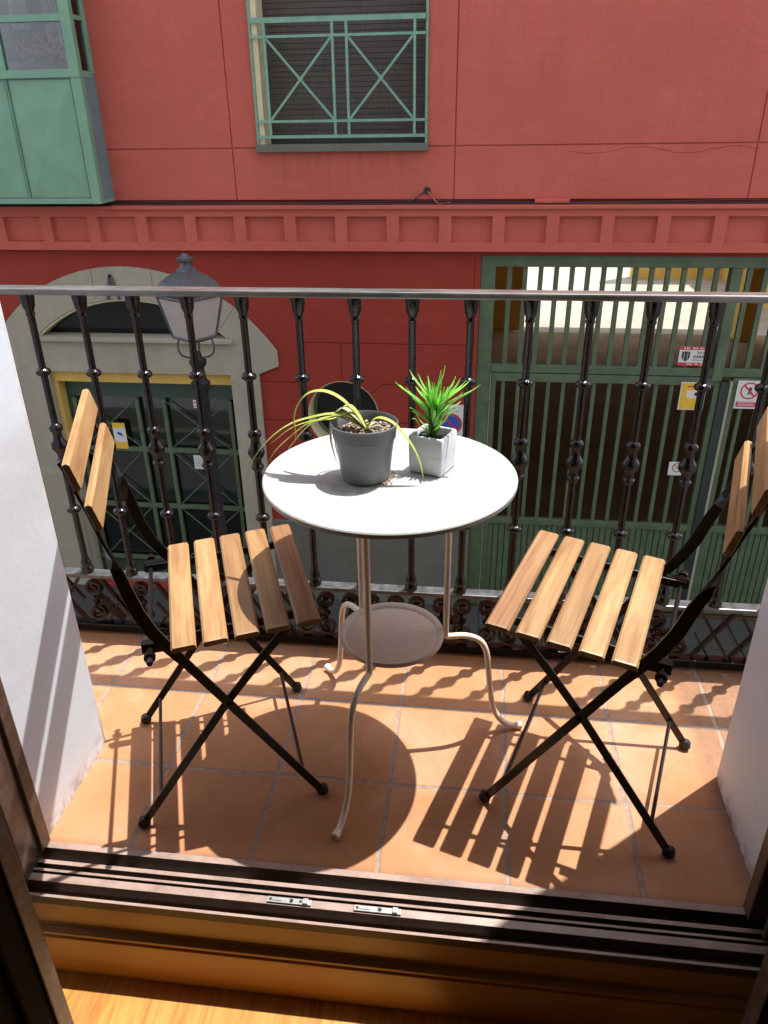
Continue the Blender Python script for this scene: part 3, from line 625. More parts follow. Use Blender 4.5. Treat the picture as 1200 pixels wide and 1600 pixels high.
# ---------------------------------------------------------------- signs
def plate(name, x0, x1, z0, z1, y, mat, label, cat='sign', t=0.003):
    r = empty(name, ((x0+x1)/2, y, (z0+z1)/2), label, cat)
    done(boxes([(-(x1-x0)/2, (x1-x0)/2, 0, t, -(z1-z0)/2, (z1-z0)/2)]), 'plate', mat, r)
    return r
def rect(r, name, x0, x1, z0, z1, mat, y=-0.0012, t=0.001): return done(boxes([(x0, x1, y, y+t, z0, z1)]), name, mat, r)
def disc(r, name, cx, cz, ro, mat, y=-0.0012, ri=0, n=32, a0=0, a1=360):
    bm = bmesh.new(); k = n
    pts = [R(a0+(a1-a0)*i/k) for i in range(k+1)]
    o1 = [(cx+ro*math.cos(a), cz+ro*math.sin(a)) for a in pts]; o2 = [(cx+ri*math.cos(a), cz+ri*math.sin(a)) for a in pts]
    for i in range(k):
        vs = [bm.verts.new((p[0], y, p[1])) for p in (o1[i], o1[i+1], o2[i+1], o2[i])]
        bm.faces.new(vs)
    bmesh.ops.remove_doubles(bm, verts=bm.verts, dist=1e-6)
    return done(bm, name, mat, r)
ys = YL+0.018
g1 = plate('garage_sign', 1.856, 2.112, -0.572, -0.408, YL+0.026, 'signwhite', 'white and red plate with a dark shield emblem on the gate transom')
rect(g1, 'red_band', -0.128, 0.128, 0.054, 0.082, 'signred'); rect(g1, 'red_band', -0.128, 0.128, -0.082, -0.054, 'signred')
bm = bmesh.new(); prism_y(bm, [(-0.105, 0.042), (-0.09, 0.036), (-0.083, 0.046), (-0.073, 0.034), (-0.063, 0.046), (-0.056, 0.036), (-0.041, 0.042), (-0.041, -0.012), (-0.052, -0.032), (-0.073, -0.044), (-0.094, -0.032), (-0.105, -0.012)], -0.0012, -0.0002)
done(bm, 'emblem', 'signblack', g1)
rect(g1, 'emblem_stripe', -0.089, -0.085, -0.03, 0.03, 'signwhite', -0.002, 0.0006); rect(g1, 'emblem_stripe', -0.061, -0.057, -0.03, 0.03, 'signwhite', -0.002, 0.0006)
text_mesh('24 h', 0.034, 'signblack', (0.045, -0.001, 0.030), parent=g1)
text_mesh('GARAJE', 0.034, 'signblack', (0.045, -0.001, -0.004), parent=g1, bold=0.0006)
rect(g1, 'small_print', -0.02, 0.11, -0.034, -0.029, 'signblack')
for zq, seq in ((0.068, (-0.09, -0.07, -0.055, -0.02, -0.005, 0.01, 0.04, 0.055, 0.075)), (-0.068, (-0.05, -0.035, -0.02, 0.015, 0.03, 0.06, 0.075, 0.09))):
    for xq in seq: rect(g1, 'print_mark', xq-0.0045, xq+0.0045, zq-0.007, zq+0.007, 'signwhite', -0.0025)
g2_ = plate('yellow_notice', 1.913, 2.125, -0.960, -0.713, ys, 'signwhite', 'yellow notice with a white square hung on the gate bars')
rect(g2_, 'yellow_field', -0.098, 0.098, -0.116, -0.015, 'signyellow'); rect(g2_, 'yellow_field', -0.098, 0.098, 0.055, 0.116, 'signyellow'); rect(g2_, 'yellow_field', -0.098, -0.05, -0.0145, 0.0545, 'signyellow')
rect(g2_, 'print_line', -0.05, 0.05, 0.08, 0.092, 'signred', -0.0022); disc(g2_, 'camera_mark', 0.03, 0.02, 0.016, 'signblack', -0.0015)
g3 = plate('no_entry_dog_sign', 2.375, 2.583, -0.936, -0.688, ys, 'signwhite', 'white prohibition plate with a red ring and red text band on the right gate leaf')
disc(g3, 'red_ring', 0.0, 0.035, 0.075, 'signred', -0.0012, 0.062)
bm = bmesh.new(); flatbar(bm, [(-0.048, -0.002, 0.083), (0.048, -0.002, -0.013)], 0.014, 0.0008, (0.7, 0, 0.7)); done(bm, 'red_slash', 'signred', g3)
bm = bmesh.new(); prism_y(bm, [(-0.012, 0.0), (0.0, 0.0), (0.004, 0.02), (0.016, 0.0), (0.024, 0.004), (0.016, 0.035), (0.018, 0.058), (0.004, 0.07), (-0.008, 0.056), (-0.006, 0.03)], -0.0014, -0.0004); done(bm, 'walker_pictogram', 'signblack', g3)
rect(g3, 'red_text_band', -0.09, 0.09, -0.108, -0.062, 'signred'); [rect(g3, 'print_line', -0.075, 0.07-0.02*(i % 2), -0.073-i*0.012, -0.069-i*0.012, 'signwhite', -0.0025) for i in range(3)]
g4 = plate('small_no_parking_sticker', 1.927, 2.077, -1.583, -1.453, ys, 'signwhite', 'small white sticker with a dark pictogram low on the gate bars')
disc(g4, 'ring', 0, 0.01, 0.045, 'signblack', -0.0012, 0.038)
bm = bmesh.new(); flatbar(bm, [(-0.032, -0.002, 0.042), (0.032, -0.002, -0.022)], 0.008, 0.0008, (0.7, 0, 0.7)); done(bm, 'slash', 'signred', g4)
g5 = plate('driveway_sign', -0.150, 0.066, -1.30, -0.962, YL-0.006, 'signwhite', 'white no-parking plate with a blue disc and red ring on the red wall')
disc(g5, 'blue_disc', 0.0, -0.015, 0.082, 'signblue', -0.0012); disc(g5, 'red_ring', 0.0, -0.015, 0.100, 'signred', -0.0014, 0.078)
bm = bmesh.new(); flatbar(bm, [(-0.058, -0.0022, 0.043), (0.058, -0.0022, -0.073)], 0.02, 0.0008, (0.7, 0, 0.7)); done(bm, 'red_slash', 'signred', g5)
rect(g5, 'print_line', -0.07, 0.03, 0.135, 0.140, 'signblack'); rect(g5, 'print_line', -0.06, 0.06, 0.108, 0.113, 'signblack'); rect(g5, 'print_line', -0.07, 0.07, -0.145, -0.138, 'signblack')
g6 = plate('yellow_poster', -3.345, -3.215, -1.545, -1.275, YL+0.10, 'signyellow', 'pale yellow poster taped on the shop door glass, left side', 'poster')
rect(g6, 'white_field', -0.062, 0.062, -0.062, 0.085, 'signwhite'); 
bm = bmesh.new(); prism_y(bm, [(-0.03, 0.03), (-0.01, 0.045), (0.02, 0.03), (0.035, 0.0), (0.005, 0.005), (-0.02, 0.015)], -0.0022, -0.0013); done(bm, 'print', 'signblue', g6)
g7 = plate('paper_notice', -2.56, -2.45, -1.735, -1.590, YL+0.10, 'signwhite', 'small white paper notice on the shop door glass', 'notice')
for i in range(5): rect(g7, 'print_line', -0.042, 0.03+0.01*(i % 2), 0.045-i*0.02, 0.048-i*0.02, 'signblack')
g8 = plate('red_white_sticker', -2.49, -2.42, -1.10, -1.02, YL+0.10, 'signwhite', 'tiny white and red sticker high on the shop door glass', 'sticker')
rect(g8, 'red_stripe', -0.03, 0.03, 0.008, 0.02, 'signred'); rect(g8, 'red_stripe', -0.03, 0.03, -0.026, -0.014, 'signred')
# metal letter on the arch keystone
bm = bmesh.new()
for (xa, za), (xb, zb_) in ((((-0.055, -0.14)), (0, 0.075)), ((0.055, -0.14), (0, 0.075))): flatbar(bm, [(xa, 0, za), (xb, 0, zb_)], 0.022, 0.014, (1, 0, 0.2))
box(bm, -0.034, 0.034, -0.006, 0.006, -0.06, -0.042)
o = done(bm, 'metal_letter', 'lampiron'); o.location = (-3.035, YL-0.042, 0.075); tag(o, 'dark metal letter A fixed on the grey stone arch', 'letter')

# cables on the frieze ledge
def cable(pts, r, mat, label, n=8):
    bm = bmesh.new(); p = spline(pts, n); o = Vector(pts[0]); tube(bm, [q-o for q in p], r, 6); ob = done(bm, 'cable', mat, smooth=True); ob.location = o
    return tag(ob, label, 'cable')
zc = zt+0.006
pts = [(-7.4+0.5*i, 5.03+0.008*math.sin(i*1.7), zc+0.002+0.004*math.sin(i*2.3)) for i in range(28)]
cable(pts, 0.0055, 'cable', 'thin black cable running along the top ledge of the frieze, nearest the street', 4)
pts = [(-7.4+0.5*i, 5.048+0.006*math.sin(i*2.1+1), zc+0.014+0.007*math.sin(i*1.3+2)) for i in range(28)]
cable(pts, 0.005, 'cable', 'second black cable sagging behind the first on the frieze ledge', 4)
cable([(-0.44, 5.035, zc+0.012), (-0.40, 5.025, 0.735), (-0.33, 5.035, 0.785), (-0.288, 5.07, 0.812)], 0.006, 'cable', 'short black cable looping from the ledge up into the wall hole')
cable([(-0.288, 5.07, 0.810), (-0.25, 5.03, 0.77), (-0.19, 5.025, 0.715), (-0.10, 5.035, zc+0.008)], 0.007, 'cable_red', 'red painted cable looping down from the wall hole to the ledge')
bm = bmesh.new(); bmesh.ops.create_cone(bm, cap_ends=True, segments=20, radius1=0.028, radius2=0.028, depth=0.006, matrix=Matrix.Rotation(R(90), 4, 'X')); o = done(bm, 'cable_hole_cap', 'cable'); o.location = (-0.287, YU-0.003, 0.808); tag(o, 'round dark cable outlet in the red wall above the ledge', 'cable outlet')
cd = bpart(boxes([(0.56, 0.83, 5.025, 5.058, zc+0.004, zc+0.036)]), 'cable_duct', 'red', bevel=0.008)

# ---------------------------------------------------------------- street lamp
LX, LY = -1.945, 4.0
lamp = empty('street_lamp', (LX, LY, ZS), 'old grey iron street lamp with a square lantern before the stone arch', 'street lamp')
bm = bmesh.new(); H = -ZS
lathe(bm, [(0, .14), (.06, .14), (.09, .12), (.5, .10), (.55, .12), (.60, .085), (.70, .075), (1.6, .055), (H-.56, .050), (H-.50, .072), (H-.47, .075), (H-.45, .05), (H-.36, .040), (H-.33, .062), (H-.30, .066), (H-.28, .04), (H-.235, .028)], 18)
done(bm, 'post', 'lamppost', lamp, smooth='auto')
bm = bmesh.new()
for k in range(4):
    a = R(-79+90*k); c, s = math.cos(a), math.sin(a)
    tube(bm, spline([(0.045*c, 0.045*s, H-.28), (0.11*c, 0.11*s, H-.26), (0.135*c, 0.135*s, H-.20), (0.12*c, 0.12*s, H-.125)], 4), 0.008, 6)
done(bm, 'bracket', 'lampiron', lamp)
def sq(r, z): return [(r*math.cos(R(-79+90*k)), r*math.sin(R(-79+90*k)), z) for k in range(4)]
zb0, zt0 = H-.115, H+.185
rb, rt = 0.158, 0.235
bm = bmesh.new()
B, Tt = sq(rb, zb0), sq(rt, zt0)
for k in range(4):
    tube(bm, [B[k], Tt[k]], 0.011, 6); tube(bm, [B[k], B[(k+1) % 4]], 0.012, 6); tube(bm, [Tt[k], Tt[(k+1) % 4]], 0.012, 6)
vs = [bm.verts.new(v) for v in sq(rb, zb0-0.012)]; v2 = [bm.verts.new(v) for v in sq(rb*0.55, zb0-0.035)]
bm.faces.new(v2)
for k in range(4): bm.faces.new((vs[k], vs[(k+1) % 4], v2[(k+1) % 4], v2[k]))
done(bm, 'lantern_frame', 'lampiron', lamp)
for k in range(4):
    bm = bmesh.new(); p = [Vector(B[k]), Vector(B[(k+1) % 4]), Vector(Tt[(k+1) % 4]), Vector(Tt[k])]
    nrm = Vector((p[0].x+p[1].x, p[0].y+p[1].y, 0)).normalized()*0.004
    a = [bm.verts.new(q*1.0) for q in p]; b = [bm.verts.new(q-nrm) for q in p]
    bm.faces.new(a); bm.faces.new(b[::-1])
    for i in range(4): bm.faces.new((a[i], b[i], b[(i+1) % 4], a[(i+1) % 4]))
    done(bm, 'pane', 'glasslamp', lamp)
bm = bmesh.new(); rr = []
for z, r in ((zt0+.012, .240), (zt0+.03, .248), (zt0+.06, .232), (zt0+.10, .200), (zt0+.135, .155), (zt0+.155, .11), (zt0+.175, .075), (zt0+.20, .06)):
    rr.append([bm.verts.new(v) for v in sq(r, z)])
bm.faces.new(rr[0]); bm.faces.new(rr[-1])
for a, b in zip(rr, rr[1:]):
    for k in range(4): bm.faces.new((a[k], a[(k+1) % 4], b[(k+1) % 4], b[k]))
done(bm, 'lantern_roof', 'lampiron', lamp, bevel=0.004)
bm = bmesh.new(); lathe(bm, [(zt0+.19, .055), (zt0+.215, .042), (zt0+.235, .040), (zt0+.245, .062), (zt0+.262, .064), (zt0+.275, .035), (zt0+.285, .028), (zt0+.295, .012)], 14)
done(bm, 'finial', 'lampiron', lamp, smooth='auto')

# ================================================================ OUR BUILDING
XL, XR, YO = -0.673, 0.705, -0.175
HT = 2.50
home = empty('balcony_building', (0, -0.4, 0), 'white walled building around the balcony door, seen from inside the room', 'building')
def hp(bm, name, mat, **k): o = done(bm, name, mat, **k); adopt(o, home); return o
YOL, YOR = -0.206, -0.168
ow = hp(boxes([(-9, XL, YO-0.30, YOL, -3.24, 9), (XR, 9, YO-0.30, YOR, -3.24, 9), (XL, XR, YO-0.30, YO, HT, 9), (XL, XR, YO-0.38, YO, -3.24, -0.12)]), 'outer_wall', 'white')
# plaster stop bead round the opening, proud of the wall
for a, b, yy in ((XL-0.04, XL-0.003, YOL), (XR+0.004, XR+0.04, YOR)): sub(boxes([(a, b, yy+0.0005, yy+0.014, 0.003, HT)]), 'plaster_bead', 'plastersill', ow)
hp(boxes([(-4, XL-0.05, -0.72, YO-0.301, -0.30, 3.2), (XR+0.05, 4, -0.72, YO-0.301, -0.30, 3.2), (XL-0.05, XR+0.05, -0.72, YO-0.301, HT+0.02, 3.2)]), 'room_wall', 'cream')
hp(boxes([(-2.2, 2.2, -4.2, -0.7205, 2.4, 2.6), (-2.4, -2.2, -4.4, -0.7205, -0.3, 2.6), (2.2, 2.4, -4.4, -0.7205, -0.3, 2.6), (-2.2, 2.2, -4.4, -4.2, -0.3, 2.4)]), 'room_wall', 'cream')
struct(done(boxes([(-2.2, 2.2, -4.2, -0.5765, -0.36, -0.245)]), 'room_subfloor', 'dark_in'))
bm = bmesh.new(); x = -2.19
while x < 2.1:
    y = -4.19+random.uniform(0, .5)
    box(bm, x+0.0002, x+0.0698, -4.19, y, -0.2445, -0.23)
    while y < -0.58:
        y2 = min(y+0.55, -0.577); box(bm, x+0.0002, x+0.0698, y+0.0004, y2, -0.2445, -0.23); y = y2
    x += 0.07
struct(done(bm, 'room_floor', 'parquet'))
# balcony slab and tiles
hp(boxes([(-1.42, 1.42, YOR+0.001, 0.275, -0.16, -0.012)]), 'balcony_slab', 'stone', bevel=0.008)
bm = bmesh.new()
box(bm, XL+0.0005, XR-0.0005, -0.4775, YOR+0.001, -0.011, 0.0); box(bm, -1.4, XL+0.0005, YOL+0.0005, YOR+0.001, -0.011, 0.0); box(bm, -1.4, 1.4, YOR+0.001, 0.262, -0.011, 0.0)
bmesh.ops.remove_doubles(bm, verts=bm.verts, dist=1e-5)
struct(done(bm, 'balcony_floor', 'tiles'))
# white skirting line on left reveal
# door frame: sill extrusion swept across
df = hp(boxes([(XL-0.06, -0.664, -0.560, -0.4755, -0.05, HT+0.01)]), 'door_frame', 'brown', bevel=0.003)
def profile_x(prof, xa, xb, name, mat, parent, bevel=0.0):
    bm = bmesh.new(); a = [bm.verts.new((xa, y, z)) for y, z in prof]; b = [bm.verts.new((xb, y, z)) for y, z in prof]
    n = len(prof); bm.faces.new(a); bm.faces.new(b[::-1])
    for i in range(n): bm.faces.new((a[i], b[i], b[(i+1) % n], a[(i+1) % n]))
    return sub(bm, name, mat, parent, bevel=bevel)
xa, xb = -0.735, 0.765
sill = [(-0.478, -0.10), (-0.478, 0.010), (-0.480, 0.012), (-0.4935, 0.012), (-0.4945, -0.030), (-0.511, -0.030), (-0.5115, 0.001), (-0.5205, 0.001), (-0.521, -0.026),
        (-0.5290, -0.026), (-0.5295, -0.001), (-0.5350, -0.001), (-0.5355, -0.022), (-0.5395, -0.022), (-0.540, -0.002), (-0.5545, -0.004), (-0.555, -0.034), (-0.5690, -0.036), (-0.5695, -0.019), (-0.5755, -0.019), (-0.5758, -0.040), (-0.562, -0.040), (-0.562, -0.10)]
profile_x(sill, xa, xb, 'sill_track', 'sillmetal', df, 0.0006)
# riser boards below the sill inside the room
profile_x([(-0.5625, -0.0405), (-0.5745, -0.0405), (-0.5750, -0.092), (-0.579, -0.096), (-0.5625, -0.10)], xa, xb, 'riser_board', 'ochre', df, 0.0006)
profile_x([(-0.5605, -0.101), (-0.577, -0.101), (-0.588, -0.106), (-0.5885, -0.112), (-0.584, -0.118), (-0.5885, -0.122), (-0.5885, -0.2295), (-0.5605, -0.2295)], xa, xb, 'skirting_board', 'ochre', df, 0.0012)
# jambs (stepped)
def jamb(s, x):
    # s: +1 right, -1 left ; x: visible inner edge
    L = []
    L.append((x, x+s*0.05, -0.506, -0.4758, 0.0125, HT+0.01))
    L.append((x+s*0.028, x+s*0.05, -0.5225, -0.5065, 0.0, HT+0.01))
    L.append((x+s*0.020, x+s*0.05, -0.5335, -0.5230, 0.0, HT+0.01))
    L.append((x+s*0.040, x+s*0.075, -0.575, -0.5340, -0.003, HT+0.01))
    L.append((x+s*0.034, x+s*0.09, -0.600, -0.5755, -0.2295, HT+0.01))
    return [(min(a, b), max(a, b), c, d, e, f) for a, b, c, d, e, f in L]
sub(boxes(jamb(-1, -0.656)), 'jamb', 'brown', df, bevel=0.0025); sub(boxes(jamb(1, 0.668)), 'jamb', 'brown', df, bevel=0.0025)
sub(boxes([(-0.74, 0.77, -0.575, -0.4757, HT-0.04, HT+0.0)]), 'head_rail', 'brown', df)
# striker plates
def striker(x0, x1, two):
    bm = bmesh.new(); box(bm, x0, x1, -0.5525, -0.5412, -0.0015, 0.0006)
    box(bm, x0+0.010, x0+0.030, -0.5495, -0.5440, 0.0006, 0.0022); box(bm, x1-0.016, x1-0.006, -0.5520, -0.5415, 0.0006, 0.0045)
    o = sub(bm, 'striker_plate', 'zinc', df, bevel=0.0005)
    for x, q in ((x0+0.006, 0.0027), (x1-0.020 if two else x1-0.012, 0.0027), ((x0+x1)/2+0.004, 0.004)):
        bm = bmesh.new(); bmesh.ops.create_cone(bm, cap_ends=True, segments=10, radius1=q, radius2=q*0.95, depth=0.0012, matrix=Matrix.Translation((x, -0.547, 0.0013)))
        sub(bm, 'screw', 'cable', df)
striker(-0.195, -0.112, True); striker(-0.032, 0.055, False)
# inner leaves, swung into the room
def leaf(px, py, ang, s, L=0.62):
    m = Matrix.Translation((px, py, 0)) @ Matrix.Rotation(ang, 4, 'Z')
    bm = bmesh.new()
    # local: x = along leaf into the room (from its hinge edge), y = thickness
    box(bm, 0, 0.075, 0, s*0.045, -0.215, 2.35, m); box(bm, L-0.075, L, 0, s*0.045, -0.215, 2.35, m)
    box(bm, 0.0755, L-0.0755, 0.0, s*0.045, -0.215, -0.10, m); box(bm, 0.0755, L-0.0755, 0, s*0.045, 2.25, 2.35, m)
    o = hp(bm, 'door_leaf', 'darkwood', bevel=0.006)
    bm = bmesh.new(); box(bm, 0.0755, L-0.0755, s*0.014, s*0.030, -0.10, 2.25, m); sub(bm, 'panel', 'darkwood', o)
    bm = bmesh.new(); box(bm, 0.002, 0.030, -s*0.006, -s*0.0005, -0.213, 2.34, m); sub(bm, 'edge_bead', 'brown', o, bevel=0.0025)
leaf(-0.533, -0.705, R(-106), -1); leaf(0.605, -0.690, R(-78), 1)

# ---------------------------------------------------------------- railing
rail = empty('balcony_railing', (0, 0.2254, 0), 'black cast iron balcony railing with knobbed balusters and a scrollwork base', 'railing')
YR = 0.0  # local
bm = bmesh.new(); X1 = 1.34
flatbar(bm, [(-X1, 0, 0.9520), (X1, 0, 0.9520)], 0.044, 0.015, (0, 1, 0))
for s in (-1, 1): flatbar(bm, [(s*(X1-0.023), -0.0235, 0.9520), (s*(X1-0.023), -0.400, 0.9520)], 0.043, 0.0148, (1, 0, 0))
done(bm, 'handrail', 'handrail', rail, bevel=0.004)
bm = bmesh.new()
flatbar(bm, [(-X1, 0, 0.192), (X1, 0, 0.192)], 0.034, 0.012, (0, 1, 0))
for s in (-1, 1): flatbar(bm, [(s*(X1-0.02), -0.0205, 0.192), (s*(X1-0.02), -0.400, 0.192)], 0.040, 0.0118, (1, 0, 0))
done(bm, 'bottom_rail', 'ironrail', rail, bevel=0.003)
bm = bmesh.new()
flatbar(bm, [(-X1, 0, 0.021), (X1, 0, 0.021)], 0.030, 0.026, (0, 1, 0))
for s in (-1, 1): flatbar(bm, [(s*(X1-0.014), -0.0145, 0.020), (s*(X1-0.014), -0.400, 0.020)], 0.028, 0.0218, (1, 0, 0))
for x in (-1.3, -0.6, 0.02, 0.62, 1.3): box(bm, x-0.012, x+0.012, -0.010, 0.010, 0.0, 0.0088)
done(bm, 'foot_rail', 'ironpanel', rail, bevel=0.003)
prof = [(.199, .0160), (.208, .0165), (.214, .0150), (.218, .0125), (.226, .0140), (.233, .0125), (.239, .0100), (.248, .0086), (.380, .0083), (.3815, .0110), (.384, .0155), (.3875, .0178), (.3925, .0178), (.396, .0155), (.3985, .0110), (.400, .0083),
        (.522, .0086), (.524, .0125), (.529, .0150), (.534, .0150), (.538, .0110), (.546, .0105), (.553, .0120), (.558, .0165), (.565, .0200), (.573, .0205), (.580, .0180), (.586, .0130), (.598, .0105), (.606, .0110), (.611, .0155), (.617, .0165), (.623, .0155), (.627, .0110), (.629, .0086),
        (.750, .0083), (.7515, .0110), (.754, .0155), (.7575, .0178), (.7625, .0178), (.766, .0155), (.7685, .0110), (.770, .0083), (.893, .0085), (.897, .0110), (.903, .0095), (.909, .0110), (.916, .0142), (.926, .0150), (.932, .0165), (.9445, .0168)]
bm = bmesh.new(); lathe(bm, [(z-0.199, r) for z, r in prof], 16)
b0 = done(bm, 'baluster', 'iron', rail, smooth='auto')
xs = [-0.883+0.127*k for k in range(-3, 18)]
spots = [(x, 0) for x in xs if abs(x) < 1.30] + [(s*(X1-0.02), -y) for s in (-1, 1) for y in (0.02, 0.14, 0.26, 0.37)]
for i, (x, y) in enumerate(spots):
    o = b0 if i == 0 else b0.copy()
    if i: COL.objects.link(o); o.parent = rail
    o.location = (x, y, 0.199); o.rotation_euler = (0, 0, random.uniform(0, 6))
# scrollwork
def spiral(cx, cz, r0, turns, a0, dirn=1, n=26):
    return [(cx+(r0*(1-0.82*i/n))*math.cos(a0+dirn*turns*2*math.pi*i/n), 0, cz+(r0*(1-0.82*i/n))*math.sin(a0+dirn*turns*2*math.pi*i/n)) for i in range(n+1)]
bm = bmesh.new()
def rib(p, wdt=0.018, t=0.0076): flatbar(bm, p, wdt, t, (0, 1, 0))
def spair(x, flip=1):
    rib(spiral(x, 0.148, 0.026, 1.6, R(-90), flip)); rib(spiral(x, 0.066, 0.028, 1.6, R(90), -flip))
    rib(spline([(x, 0, 0.122), (x+flip*0.028, 0, 0.112), (x+flip*0.034, 0, 0.107), (x+flip*0.028, 0, 0.101), (x, 0, 0.094)], 4))
    bmesh.ops.create_uvsphere(bm, u_segments=10, v_segments=6, radius=0.010, matrix=Matrix.Translation((x, 0, 0.107)))
for x in (-0.878, -0.738, 0.630, 0.700): spair(x, 1 if x in (-0.878, 0.630) else -1)
c = [-0.28+0.0605*i for i in range(13)]
for i, x in enumerate(c): spair(x, 1 if i % 2 == 0 else -1)
def lattice(xa, xb, step=0.076):
    n = max(1, round((xb-xa)/step)); st = (xb-xa)/n
    for i in range(n):
        a = xa+i*st
        rib([(a, 0.002, 0.032), (a+st, 0.002, 0.185)], 0.014, 0.0075); rib([(a, -0.002, 0.185), (a+st, -0.002, 0.032)], 0.0135, 0.0075)
        rib([(a+st/2, 0.0, 0.185), (a+st, 0.0, 0.108), (a+st*1.0, 0, 0.108)][:2], 0.0095, 0.005); rib([(a+st/2, 0.001, 0.032), (a, 0.001, 0.108)], 0.0095, 0.005)
def leafrib(x0, x1):
    p = spline([(x0, 0, 0.125), (x0+(x1-x0)*0.35, 0, 0.088), (x0+(x1-x0)*0.7, 0, 0.062), (x1, 0, 0.050)], 6); n = len(p)
    flatbar(bm, p, 0.013, [0.004+0.020*math.sin(math.pi*i/(n-1)) for i in range(n)], (0, 1, 0))
lattice(-0.852, -0.764, 0.088); lattice(-0.700, -0.310, 0.098); lattice(0.735, 1.30, 0.0942); lattice(-1.30, -0.91, 0.0975); lattice(0.49, 0.60, 0.11)
leafrib(-0.860, -0.800); leafrib(-0.795, -0.740); leafrib(-0.66, -0.58); leafrib(-0.47, -0.39); leafrib(1.0, 1.08)
done(bm, 'scroll_panel', 'ironpanel', rail, bevel=0.0006)

# ================================================================ TABLE
tbl = empty('bistro_table', (-0.008, -0.113, 0), 'round white metal bistro table with three curved cream legs', 'table')
bm = bmesh.new()
lathe(bm, [(0.668, 0.2400), (0.6695, 0.2440), (0.6775, 0.2445), (0.6800, 0.2425), (0.6805, 0.2390), (0.6795, 0.2330), (0.6790, 0.12)], 96); done(bm, 'tabletop', 'enamel', tbl, smooth='auto')
bm = bmesh.new(); lathe(bm, [(0.296, 0.1085), (0.2965, 0.1120), (0.304, 0.1130), (0.3065, 0.1115), (0.3065, 0.1090), (0.3025, 0.1010), (0.2985, 0.0985), (0.2980, 0.05)], 64); done(bm, 'shelf', 'shelfpaint', tbl, smooth='auto')
for k, a in enumerate((-106, 130.5, 12.4)):
    c, s = math.cos(R(a)), math.sin(R(a))
    pr = [(0.119, 0.6635), (0.119, 0.50), (0.119, 0.34), (0.119, 0.292), (0.122, 0.2835), (0.131, 0.2830), (0.165, 0.281), (0.195, 0.266), (0.211, 0.235), (0.218, 0.19), (0.225, 0.13), (0.236, 0.07), (0.258, 0.028), (0.285, 0.011), (0.298, 0.0105)]
    bm = bmesh.new(); p = spline([(r*c, r*s, z) for r, z in pr], 5); tube(bm, p, 0.0068, 10)
    tube(bm, [(0.292*c, 0.292*s, 0.0105), (0.306*c, 0.306*s, 0.0100)], [0.0085, 0.0092], 10)
    tube(bm, [(0.119*c, 0.119*s, 0.6640), (0.107*c, 0.107*s, 0.6640)], [0.006, 0.006], 8)
    lg = done(bm, 'leg', 'legpaint', tbl, smooth='auto')
    bm = bmesh.new(); tube(bm, [(0.1065*c, 0.1065*s, 0.3000), (0.119*c, 0.119*s, 0.3000)], 0.004, 8); done(bm, 'rivet', 'legpaint', lg)
bm = bmesh.new()
tube(bm, [(0.07*math.cos(R(i*10)), 0.07*math.sin(R(i*10)), 0.655) for i in range(37)], 0.005, 6); done(bm, 'under_ring', 'legpaint', tbl)

# ================================================================ CHAIRS
def board(bm, cx, cz, lx, ly, lz, tilt, rr=0.004, m=None):
    """rounded-edge board: lx in u, ly along w, lz thick, tilted about w"""
    m = Matrix.Translation((cx, 0, cz)) @ Matrix.Rotation(tilt, 4, 'Y')
    pts = [(-lx/2+rr*0.5, -lz/2), (lx/2-rr*0.5, -lz/2), (lx/2, -lz/2+rr*0.5), (lx/2, lz/2-rr), (lx/2-rr, lz/2), (-lx/2+rr, lz/2), (-lx/2, lz/2-rr), (-lx/2, -lz/2+rr*0.5)]
    e = 0.0035
    secs = [(-ly/2, 0.88), (-ly/2+e, 1.0), (ly/2-e, 1.0), (ly/2, 0.88)]
    rings = [[bm.verts.new(m @ Vector((x if s == 1 else x*0.965, y, z if s == 1 else z*0.8))) for x, z in pts] for y, s in secs]
    n = len(pts)
    for a, b in zip(rings, rings[1:]):
        for k in range(n): bm.faces.new((a[k], a[(k+1) % n], b[(k+1) % n], b[k]))
    bm.faces.new(rings[0]); bm.faces.new(rings[-1][::-1])
